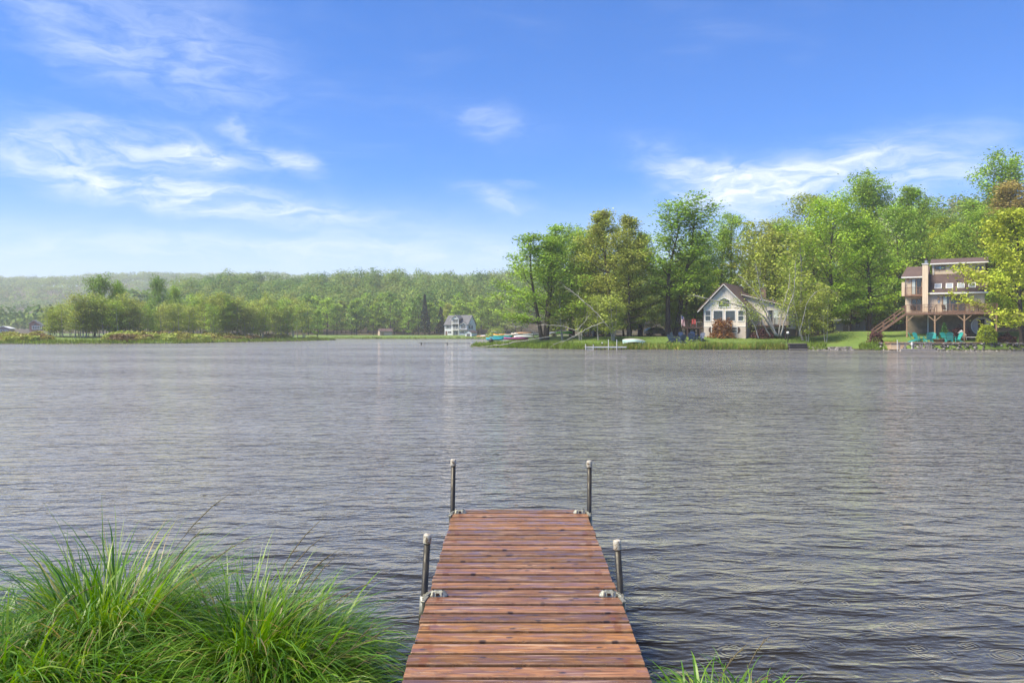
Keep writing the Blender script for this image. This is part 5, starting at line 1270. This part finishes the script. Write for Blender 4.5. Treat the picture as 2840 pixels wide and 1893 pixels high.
for zx, Y, rz, lb in ((650, 100.2, 1.2, 'teal garden chair at the left end of the patio seen from behind its arm'), (722, 100.8, .45, 'teal garden chair second from the left turned toward the water'),
                      (865, 99.6, 3.0, 'teal garden chair in front with its low back to the lake'), (950, 101.0, -.3, 'tall backed teal garden chair facing the water left of the little spruce'),
                      (1150, 100.7, 1.9, 'teal garden chair turned sideways right of the fire pit'), (1190, 99.6, 2.75, 'teal garden chair in front right with its back to the lake'), (1300, 100.7, -1.5, 'teal garden chair at the right end facing left')):
    adirondack('garden_chair', TEAL, X(kc(zx), Y), Y, rz, lb, 'teal chairs on the patio', 1.2)
kb = lambda zx: 1580 + zx / 5.8825
for zx, Y, rz, lb in ((1668, 110, 2.2, 'blue garden chair farthest left on the lawn'), (1718, 111, 1.9, 'blue garden chair second from the left on the lawn'), (1825, 109.5, 3.4, 'blue garden chair third from the left, low and facing away'), (1840, 111.3, .2, 'tall blue garden chair behind the third one'),
                      (1990, 110, 2.6, 'dark blue garden chair fourth along the row'), (2035, 111.2, .3, 'light blue garden chair right of the dark blue one'), (2135, 110.3, -.8, 'blue garden chair nearest the cream house')):
    adirondack('garden_chair', NAVY, X(kb(zx), Y), Y, rz, lb, 'blue chairs on the lawn', 1.12)
# fire pit between the teal chairs
x, y = X(kc(1040), 100.6), 100.6
e = empty('fire_pit', (x, y, H(x, y)), 0, 'dark fire pit between the teal chairs', 'fire pit'); e.location.z = 1.02
MB().tube([(0, 0, 0), (0, 0, .35)], [.55, .62], 16).build('bowl', DARKWOOD, e); MB().tube([(0, 0, .35), (0, 0, .40)], .66, 16).build('rim', STUCCO, e)
# patio of pale sand behind a low stone edge
def sand(n):
    c = n.ramp(n.noise(n.pos(), 1.2, 5), [(.3, (.34, .22, .13)), (.55, (.52, .38, .25)), (.75, (.62, .48, .34))]); n.out(n.bsdf(c, .9, n.bump(n.noise(n.pos(), 12, 4), .4, .02)))
def patio():
    pts = [(2455, 101.4), (2470, 99.6), (2520, 98.75), (2600, 98.6), (2690, 98.6), (2722, 98.8), (2716, 101.2), (2640, 101.8), (2560, 102.2), (2490, 102.4)]
    top = [(X(p, Y), Y) for p, Y in pts]; m = MB(); n = len(top); zs = 1.02
    m.add([(x, y, zs) for x, y in top] + [(x, y, zs - .9) for x, y in top], [tuple(range(n))] + [(i, n + i, n + (i + 1) % n, (i + 1) % n) for i in range(n)])
    m.build('patio', mat('patio_sand', sand), kind='structure')
    wl = MB()
    for i in range(5): wl.bar((*top[i + 0], zs - .03), (*top[i + 1], zs - .03), .22, .16)
    w = wl.build('patio_kerb', POSTWOOD); tag(w, 'low timber edge of the sandy patio above the rocks', 'kerb')
patio()
# white lounger
x, y = X(kc(1540), 101.0), 101.0
e = empty('sun_lounger', (x, y, H(x, y) + .1), R(-28), 'white sun lounger with raised back on the patio grass', 'lounger')
MB().box(-.75, 1.35, -.32, .32, .36, .42).build('seat', WHITE, e); MB().bar((-.75, 0, .40), (-1.35, 0, 1.15), .62, .05, up=(0, 1, 0)).build('backrest', WHITE, e)
for sx in (-.6, 1.2):
    for sy in (-.28, .28): MB().bar((sx, sy, 0), (sx, sy, .36), .04).build('leg', WHITE, e)
# timber landing in front of the patio
GREYWOOD = plain('grey_weathered_wood', (.30, .265, .24), .8, .2, 5)
def landing():
    Y = 96.3; x0, x1 = X(2501, Y), X(2594, Y); e = empty('landing_stage', ((x0 + x1) / 2, Y + .6, 0), R(-4), 'grey wooden landing stage with a low bench rail below the patio', 'dock'); w = (x1 - x0) / 2
    for k in range(4): MB().box(-w, w, -.6 + k * .31, -.32 + k * .31, .22, .27).build('board', GREYWOOD, e)
    MB().box(-w, w, -.66, -.605, -.2, .25).build('fascia', GREYWOOD, e)
    m = MB(); m.bar((-w + .1, .5, 1.0), (w + .25, .5, 1.0), .3, .06); m.build('top_rail', GREYWOOD, e)
    for u in (-w + .25, -w + .9, -.1, w * .45, w - .55, w - .3, w - .05): MB().bar((u, .48, .25), (u, .48, .98), .14).build('post', GREYWOOD, e)
    MB().tube([(-w - .1, .2, -.8), (-w - .1, .2, 1.35)], .04, 8).build('mooring_pole', WHITE, e)
    MB().tube([(-.35, .3, .25), (-.35, .3, 1.15)], .05, 8).tube([(-.35, .3, .72), (-.35, .3, 1.0)], .13, 10).build('lamp', WHITE, e)
landing()
# black block steps left of the rocks
x, y = X(2215, 103.2), 103.2
e = empty('block_steps', (x, y, 0), R(-3), 'low black slatted steps at the water edge left of the rocks', 'steps')
for k, z in enumerate((.15, .5, .85)):
    MB().box(-1.15, 1.15, -.2 + k * .3, .25 + k * .3, z - .06, z).build('tread', GREYWOOD, e)
MB().box(-1.1, 1.1, .1, .95, -.3, .8).build('block', plain('black_rubber', (.015, .015, .017), .7, .2, 6), e)
# riprap
def rocks(name, pts, n, seed, size, label):
    rng = np.random.default_rng(seed); bm = bmesh.new(); bmesh.ops.create_icosphere(bm, subdivisions=1, radius=1.0)
    bv = np.array([v.co[:] for v in bm.verts]); bf = np.array([[v.index for v in f.verts] for f in bm.faces]); bm.free()
    p = np.array(pts); i = rng.integers(0, len(p) - 1, n); t = rng.uniform(0, 1, n)[:, None]; q = p[i] * (1 - t) + p[i + 1] * t
    d = rng.uniform(-.35, 1.5, n); q[:, 1] += d; z = np.clip(height(q[:, 0], q[:, 1]), -.1, 2) + .02
    s = size * rng.uniform(.45, 1.25, (n, 1)) * rng.uniform(.6, 1.2, (n, 3)) * [1.1, 1, .75]
    V = bv[None] * s[:, None, :] * (1 + rng.uniform(-.2, .2, (n, len(bv), 1))); a = rng.uniform(0, 6.28, n); c_, s_ = np.cos(a), np.sin(a)
    V = np.stack([V[:, :, 0] * c_[:, None] - V[:, :, 1] * s_[:, None], V[:, :, 0] * s_[:, None] + V[:, :, 1] * c_[:, None], V[:, :, 2]], 2)
    V = V + np.stack([q[:, 0], q[:, 1], z], 1)[:, None, :]
    Fa = (bf[None] + (np.arange(n) * len(bv))[:, None, None]).reshape(-1, 3)
    def rm(nn):
        v = nn.attr('var'); c = nn.ramp(v, [(0, (.05, .048, .05)), (.6, (.13, .12, .12)), (.88, (.24, .22, .21)), (1, (.42, .40, .38))]); nn.out(nn.bsdf(c, .8, nn.bump(nn.noise(nn.pos(), 9, 4), .5, .03)))
    return mesh_obj(name, np_mesh(name, V.reshape(-1, 3), Fa, mat('grey_rock', rm), np.repeat(rng.uniform(0, 1, n), len(bf))), label=label, cat='rocks', kind='stuff')
rocks('shore_rocks', [(37.5, 103.6), (40.5, 102.4), (43.6, 101.7)], 460, 1, .15, 'grey broken rocks along the lawn edge between the houses')
rocks('patio_rocks', [(46.6, 100.6), (48.5, 98.3), (51, 97.6), (56, 97.6), (59.5, 97.8), (63.5, 97.6), (69, 96.9)], 1100, 2, .17, 'dark rocks below the patio and along the right shore')
# globe lamp post on the lawn
x, y = X(2185, 105.5), 105.5
e = empty('lamp_post', (x, y, H(x, y)), 0, 'black lamp post with white globe on the lawn by the birches', 'lamp')
MB().tube([(0, 0, -.2), (0, 0, 1.75)], .045, 8).build('pole', IRON, e)
bm = bmesh.new(); bmesh.ops.create_uvsphere(bm, u_segments=14, v_segments=10, radius=.19); me = bpy.data.meshes.new('globe'); bm.to_mesh(me); bm.free(); me.materials.append(plain('white_globe', (.75, .74, .7), .3, .05, 3)); g = mesh_obj('globe', me, e); g.location = (0, 0, 1.93)

# ------------------------------------------------------------------ boats
def hull_mesh(L, W, D, matl, name='hull', ends=1.0, n=14, flat=.0, open_top=False):
    m = MB(); rings = []; k = 9
    for i in range(n + 1):
        t = -1 + 2 * i / n; w = W / 2 * (1 - abs(t) ** (2.2 / ends)) + .012; rise = D * .35 * abs(t) ** 3
        r_ = []
        for j in range(k):
            a = math.pi * (j / (k - 1)); r_.append((t * L / 2, -w * math.cos(a), D * (1 - math.sin(a) ** (.8)) * (1 - .0) + rise - 0))
        if not open_top: r_.append((t * L / 2, w * .55, D + rise + .05)); r_.append((t * L / 2, -w * .55, D + rise + .05))
        rings.append(r_)
    kk = len(rings[0]); vs = [p for r_ in rings for p in r_]; fs = []
    for i in range(n):
        for j in range(kk if not open_top else kk - 1): j2 = (j + 1) % kk; fs.append((i * kk + j, i * kk + j2, (i + 1) * kk + j2, (i + 1) * kk + j))
    if not open_top: fs += [tuple(range(kk)), tuple(n * kk + j for j in range(kk))[::-1]]
    return m.add(vs, fs).mesh(name, matl, smooth=True)
def paint(name, c): return plain(name, c, .35, .1, 3, spec=.5)
def kayak(x, y, z, rz, c, cname, label, L=3.3, W=.68, flip=False, name='kayak', tilt=0.0):
    e = empty(name, (x, y, z), rz, label, 'kayak', 'boats stored on the point')
    mm = paint(cname + '_plastic', c)
    o = mesh_obj('hull', hull_mesh(L, W, .30, mm), e)
    cp = MB(); pts = [(.42 * math.cos(a) - .1, .2 * math.sin(a)) for a in np.linspace(0, 2 * math.pi, 16)]
    cp.tube([(x_, y_, .37) for x_, y_ in pts], .025, 5, cap=False).build('cockpit_rim', IRON, e)
    MB().add([(x_ * .97, y_ * .97, .355) for x_, y_ in pts[:-1]], [tuple(range(15))]).build('cockpit', IRON, e)
    if flip: e.rotation_euler = (math.pi + tilt, 0, rz); e.location.z += .4
    elif tilt: e.rotation_euler = (tilt, 0, rz)
    return e
k4 = lambda zx: 1300 + zx / 7.843
def KX(zx, Y): return X(k4(zx), Y)
def KZ(zy, Y): return CAMZ - (880 + zy / 7.843 - HY) / FPX * Y
GY = 124.0
def kay(zx, zy, Y, c, cn, lb, L=3.4, rz=.05, flip=False, W=.7): return kayak(KX(zx, Y), Y, KZ(zy, Y), rz, c, cn, lb, L, W, flip)
# two timber racks first
for zx0, Y, lb in ((700, 125.2, 'long timber kayak rack at the tip of the peninsula'), (1230, 125.0, 'timber boat rack beside the three trunked maple')):
    xm = KX(zx0, Y); e = empty('kayak_rack', (xm, Y, H(xm, Y)), 0, lb, 'rack', 'kayak racks on the point')
    for sx in (-1.3, 1.3):
        for sy in (-.5, .5): MB().bar((sx, sy, -.2), (sx, sy, 1.35), .09).build('post', GREYWOOD, e)
        for z in (.3, .75, 1.2): MB().bar((sx, -.6, z), (sx, .6, z), .07).build('arm', GREYWOOD, e)
kay(690, 478, 124.6, (.02, .32, .42), 'teal', 'teal kayak low on the rack at the tip')
kay(560, 500, 123.6, (.05, .45, .55), 'aqua', 'pale aqua kayak lying lowest at the tip', 2.6)
kay(745, 445, 125.4, (.05, .36, .30), 'sea_green', 'sea green kayak above the teal one', 3.0)
kay(1030, 487, 123.8, (.42, .10, .27), 'magenta', 'magenta kayak lying in front of the rack', 3.8)
kay(660, 415, 125.6, (.75, .36, .02), 'yellow_orange', 'yellow orange kayak on top of the left rack', 1.8)
kay(840, 412, 125.8, (.68, .55, .46), 'cream', 'cream pink kayak right of the yellow one', 2.6)
kay(940, 415, 126.2, (.06, .07, .08), 'charcoal', 'charcoal kayak in the middle of the stack', 1.8)
kay(1190, 440, 124.0, (.70, .69, .68), 'white', 'white canoe with dark edge right of the magenta kayak', 3.0, -.12, True)
kay(1180, 372, 126.0, (.60, .36, .20), 'tan', 'tan kayak on top of the right rack', 2.6, .03, True)
kay(1330, 398, 126.0, (.66, .68, .66), 'pale_grey', 'long pale grey kayak on the right rack', 5.0)
kay(1060, 396, 126.6, (.62, .60, .55), 'ivory', 'ivory kayak behind the charcoal one', 2.0)
kay(1890, 362, 124.5, (.70, .71, .72), 'bright_white', 'white kayak right of the three trunked maple', 1.9, .05, True)
kay(2040, 362, 124.0, (.20, .62, .06), 'lime', 'lime green canoe right of the three trunked maple', 2.0, .1, True, .9)
kay(2180, 352, 125.2, (.16, .55, .06), 'leaf_green', 'small leaf green kayak end behind the dark trunks', 1.2, .1, True)
# black covered outboard on a stand at the very tip
Y = 123.5; x = KX(485, Y); e = empty('covered_motor', (x, Y, H(x, Y)), 0, 'dark grey covered boat motor on a stand at the tip', 'motor')
MB().tube([(0, 0, .35), (0, 0, .55), (.02, 0, .85), (.02, 0, 1.0)], [.26, .38, .36, .18], 12).build('cover', plain('dark_grey_cover', (.05, .055, .07), .6, .3, 6), e, smooth=True)
MB().box(-.1, .1, -.1, .1, -.2, .4).build('stand', IRON, e)
# upturned rowing boat on the lawn
Y = 108.6; x = X(1758, Y)
e = empty('rowing_boat', (x, Y, H(x, Y) + .95), R(14), 'upturned pale aqua rowing boat on the grass by the small white dock', 'boat')
def boat_paint(n):
    co = n.coord(); x_, y_, z_ = n.sep(co)
    c = n.mix(n.maprange(n.math('ADD', z_, n.math('MULTIPLY', n.noise(co, 4, 3), .06)), .26, .30), (.42, .40, .34), (.36, .52, .47)); n.out(n.bsdf(c, .5))
mesh_obj('hull', hull_mesh(3.3, 1.35, .62, mat('faded_boat_paint', boat_paint), ends=1.6, open_top=True), e)
m = MB(); m.tube([(t * 1.62, .67 * (1 - abs(t) ** 1.375) + .01, .62 + .217 * abs(t) ** 3) for t in np.linspace(-1, 1, 13)], .035, 6).tube([(t * 1.62, -.67 * (1 - abs(t) ** 1.375) - .01, .62 + .217 * abs(t) ** 3) for t in np.linspace(-1, 1, 13)], .035, 6).build('gunwale', GREYWOOD, e)
e.rotation_euler = (R(180 - 14), R(3), R(12))
# small white dock by the boat
def small_dock():
    Y = 104.6; x0, x1 = X(1621, Y), X(1736, Y); e = empty('small_dock', (x0, Y, 0), R(4), 'small white dock with two tall pipes beside the upturned boat', 'dock'); L = x1 - x0
    for k in range(9): MB().box(k * L / 9 + .01, (k + 1) * L / 9 - .01, -.55, .55, .38, .43).build('board', GREYWOOD, e)
    MB().box(0, L, -.6, -.555, .27, .42).build('side_beam', WHITE, e); MB().box(0, L * .2, -.6, -.56, .02, .1).build('lower_beam', WHITE, e)
    for u, h in ((.05, .75), (1.05, .7), (3.05, 1.35), (4.15, 1.35)): MB().tube([(u, -.63, -1), (u, -.63, h)], .045, 8).build('pipe', WHITE, e)
    for k in range(7): MB().bar((1.5 + k * .55, -.5, -.6), (1.5 + k * .55, -.5, .38), .09).build('pile', DARKWOOD, e)
small_dock()
x, y = X(1670, 107.5), 107.5; e = empty('garden_light', (x, y, H(x, y)), 0, 'small white garden light on the grass left of the boat', 'lamp'); MB().tube([(0, 0, -.1), (0, 0, .5)], .025, 6).build('stake', IRON, e); MB().tube([(0, 0, .5), (0, 0, .66)], [.09, .07], 8).build('lamp', WHITE, e)
# pipe frame of a swimming dock out in the water
def pipe_frame():
    Y = 146.0; x0, x1 = X(1160, Y), X(1306, Y); e = empty('pipe_dock_frame', (x0, Y, 0), R(2), 'long thin pipe frame standing in the water off the point', 'dock'); L = x1 - x0
    MB().tube([(0, 0, .42), (L, 0, .42)], .035, 6).build('upper_pipe', IRON, e); MB().tube([(.4, 0, .18), (L, 0, .20)], .02, 6).build('lower_pipe', IRON, e)
    for u in (.55, 5.3): MB().tube([(u, 0, -1), (u, 0, .5)], .09, 8).build('post', IRON, e); MB().tube([(u + .3, 0, .05), (u + .8, 0, .38)], .03, 6).build('brace', IRON, e)
pipe_frame()
# orange canoe and silver boat on the far shore, a parked car under the trees
kayak(X(1337, 313), 313, H(X(1337, 313), 313) + .2, .1, (.55, .22, .09), 'faded_orange', 'faded orange canoe on the far shore right of the boathouse', 4.4, .9, True)
x = X(1346, 314); e = empty('silver_boat', (x, 314, H(x, 314) + .95), 0, 'silver upturned boat beside the orange canoe on the far shore', 'boat'); mesh_obj('hull', hull_mesh(4.4, 1.8, .95, paint('silver_paint', (.45, .5, .56)), ends=1.5, open_top=True), e); MB().box(-2.0, 2.0, -.8, .8, .88, .93).build('gunwale', METAL, e); e.rotation_euler = (math.pi, 0, .1)
def car(px, Y, py, c, cn, label, rz):
    p = P(px, py, Y); e = empty('parked_car', (p.x, p.y, H(p.x, p.y)), rz, label, 'car'); pm = plain(cn + '_car_paint', c, .25, .06, 2, .3)
    prof = [(-2.1, .35), (2.1, .35), (2.15, .75), (1.95, .92), (1.1, 1.0), (.55, 1.42), (-1.2, 1.45), (-1.9, 1.05), (-2.15, .9)]
    MB().prism(prof, -.85, .85).build('body', pm, e, bevel=.06)
    MB().prism([(.98, 1.02), (.5, 1.36), (-1.12, 1.38), (-1.65, 1.08)], -.87, .87).build('windows', GLASS, e)
    for wx in (-1.35, 1.35):
        for s in (-1, 1):
            t = MB().tube([(wx, s * .72, .33), (wx, s * .9, .33)], .33, 14).build('wheel', IRON, e); MB().tube([(wx, s * .895, .33), (wx, s * .91, .33)], .19, 10).build('rim', METAL, t)
    for s in (-1, 1): MB().box(2.06, 2.17, s * .6 - .15, s * .6 + .15, .68, .82).build('headlight', WHITE, e)
car(1822, 138, 927, (.42, .43, .45), 'silver', 'silver car parked under the trees left of the flag', R(8))
car(1652, 134, 935, (.7, .7, .7), 'white', 'white car glimpsed behind the fallen trunks', R(170))
# ------------------------------------------------------------------ leaning and fallen birches
def limb(name, pts, r0, r1, label, cat, twigs=0, leaf=None, seed=0, group=None):
    rr = random.Random(seed); p3 = [P(px, py, Y) for px, py, Y in pts]; base = p3[0].copy(); e = empty(name, base, 0, label, cat, group)
    q = [p - base for p in p3]; cat_ = []
    for i in range(len(q) - 1):                      # Catmull-Rom through the given points
        a, b, c, d = q[max(0, i - 1)], q[i], q[i + 1], q[min(len(q) - 1, i + 2)]
        for t in (0, .25, .5, .75): cat_.append(.5 * ((2 * b) + (c - a) * t + (2 * a - 5 * b + 4 * c - d) * t * t + (-a + 3 * b - 3 * c + d) * t ** 3))
    cat_.append(q[-1]); n = len(cat_)
    for c_ in cat_[1:-1]: c_ += Vector((rr.uniform(-.07, .07), rr.uniform(-.07, .07), rr.uniform(-.07, .07)))
    MB().tube(cat_, [r0 + (r1 - r0) * i / (n - 1) for i in range(n)], 7).build('trunk', BIRCHBARK, e, smooth=True)
    if twigs:
        m = MB(); C = []; rng = np.random.default_rng(seed)
        for k in range(twigs):
            f = rr.uniform(.3, 1.0) * (n - 1.01); i = int(f); s = cat_[i].lerp(cat_[i + 1], f - i); d = (cat_[i + 1] - cat_[i]).normalized()
            d = (d + Vector((rr.uniform(-.8, .8), rr.uniform(-.8, .8), rr.uniform(-.4, .7)))).normalized(); L = rr.uniform(.6, 1.9); t2 = s + d * L * .5; t3 = t2 + (d + Vector((0, 0, -.35))) * L * .5
            m.tube([s, t2, t3], [max(.012, r1 * .6), .012, .005], 4)
            if leaf:
                for w in (.45, .75, 1.0):
                    o = s.lerp(t3, w); C.append(np.array(o)[None] + rng.normal(0, 1, (9, 3)) * [.36, .36, .34] - [0, 0, .12])
        m.build('branches', BIRCHBARK, e)
        if leaf:
            C = np.concatenate(C); V, Fc = leaf_cards(rng, C, .21); mesh_obj('crown', np_mesh('crown', V, Fc, LG[leaf], rng.uniform(0, 1, len(C))), e)
    return e
k1 = lambda a, b, Y: (1920 + a / 7.843, 770 + b / 7.843, Y)
LB = 'leaning birches by the cream house'
limb('leaning_birch', [k1(1870, 1270, 108.2), k1(1640, 960, 107.8), k1(1400, 730, 107.4), k1(1000, 600, 107), k1(700, 540, 106.8), k1(380, 470, 106.5), k1(40, 385, 106.3)], .13, .05, 'white birch bent far left across the front of the cream house', 'tree', 21, 'birch', 1, LB)
limb('leaning_birch', [k1(1810, 1260, 108.4), k1(1650, 900, 108.6), k1(1540, 640, 108.8), k1(1440, 430, 109), k1(1220, 150, 109.2), k1(1000, -60, 109.4)], .13, .04, 'white birch leaning left past the chimney of the cream house', 'tree', 18, 'birch', 2, LB)
limb('leaning_birch', [k1(1830, 1265, 108.0), k1(1700, 880, 107.9), k1(1560, 560, 107.8), k1(1480, 330, 107.7), k1(1450, 100, 107.6), k1(1380, -260, 107.5)], .11, .04, 'darker slim birch curving up beside the chimney', 'tree', 16, 'birch', 3, LB)
limb('leaning_birch', [k1(1880, 1270, 108.3), k1(1925, 900, 108.4), k1(1990, 560, 108.5), k1(2080, 240, 108.6), k1(2120, -80, 108.7)], .09, .03, 'upright birch in front of the sliding door of the wing', 'tree', 16, 'birch', 4, LB)
limb('leaning_birch', [k1(1920, 1270, 108.0), k1(2020, 900, 107.8), k1(2130, 560, 107.6), k1(2220, 200, 107.4), k1(2240, -300, 107.2)], .11, .04, 'birch leaning right at the corner of the wing', 'tree', 18, 'birch', 5, LB)
limb('leaning_birch', [k1(1440, 1320, 106.8), k1(1390, 1160, 106.8), k1(1330, 1000, 106.8), k1(1240, 820, 106.8), k1(1190, 640, 106.8)], .08, .03, 'thin birch growing alone left of the leaning clump', 'tree', 12, 'birch', 6, LB)
limb('leaning_birch', [k1(1700, 1275, 107.6), k1(1560, 1020, 107.4), k1(1440, 840, 107.2), k1(1260, 700, 107.0), k1(1060, 560, 106.8)], .08, .03, 'thin birch arching left below the others', 'tree', 16, 'birch', 7, LB)
limb('leaning_birch', [k1(2330, 1250, 108), (2235, 850, 108), (2262, 812, 108), (2300, 802, 108), (2325, 822, 108)], .07, .02, 'birch arching over to the right beyond the lamp post', 'tree', 13, 'birch', 8, LB)
kk = lambda a, b, Y: (1280 + a / 3.409, 540 + b / 3.409, Y)
FB = 'fallen birches on the point'
limb('fallen_birch', [kk(850, 1340, 117.5), kk(600, 1378, 116.8), kk(400, 1412, 116.5), kk(230, 1433, 117.5), kk(110, 1440, 118.5)], .075, .03, 'long white birch log lying from the point into the water', 'log', 16, None, 11, FB)
limb('fallen_birch', [kk(1400, 1265, 112), kk(1280, 1120, 112.5), kk(1150, 1000, 113), kk(1060, 920, 113.5), kk(980, 870, 114)], .075, .025, 'bare white birch trunk leaning steeply left above the thicket', 'log', 18, None, 12, FB)
limb('fallen_birch', [kk(1340, 1205, 111.5), kk(1200, 1260, 111), kk(1090, 1325, 110.4), kk(980, 1375, 109.6), kk(870, 1415, 108.8)], .065, .025, 'bare white birch bent down to the grass below the thicket', 'log', 12, None, 13, FB)
limb('fallen_birch', [kk(1090, 1285, 112), kk(980, 1250, 112.4), kk(860, 1233, 112.8), kk(760, 1225, 113.2)], .05, .02, 'thin bare birch limb pointing left at the dark trunks', 'log', 10, None, 14, FB)
limb('fallen_birch', [kk(1090, 1285, 112.2), kk(1150, 1210, 112.4), kk(1225, 1125, 112.6)], .04, .02, 'short bare birch limb slanting up right', 'log', 3, None, 15, FB)
limb('fallen_birch', [kk(710, 1305, 117), kk(600, 1255, 117), kk(500, 1242, 117), kk(430, 1232, 117)], .05, .02, 'bare birch limb reaching left over the kayaks', 'log', 10, None, 16, FB)

# ================================================================== misty air over the lake
hz = MB().box(-1600, 1600, -60, 2420, -3.6, 160)
def haze_mat(n):
    v = n.node('ShaderNodeVolumePrincipled')
    v.inputs['Color'].default_value = (.93, .95, .97, 1); v.inputs['Density'].default_value = HAZE; v.inputs['Anisotropy'].default_value = 0.0
    n.out(None, v.outputs[0])
HAZE = .00031
hzo = hz.build('haze', mat('lake_haze', haze_mat), kind='stuff')
tag(hzo, 'thin grey mist hanging over the lake', 'haze')
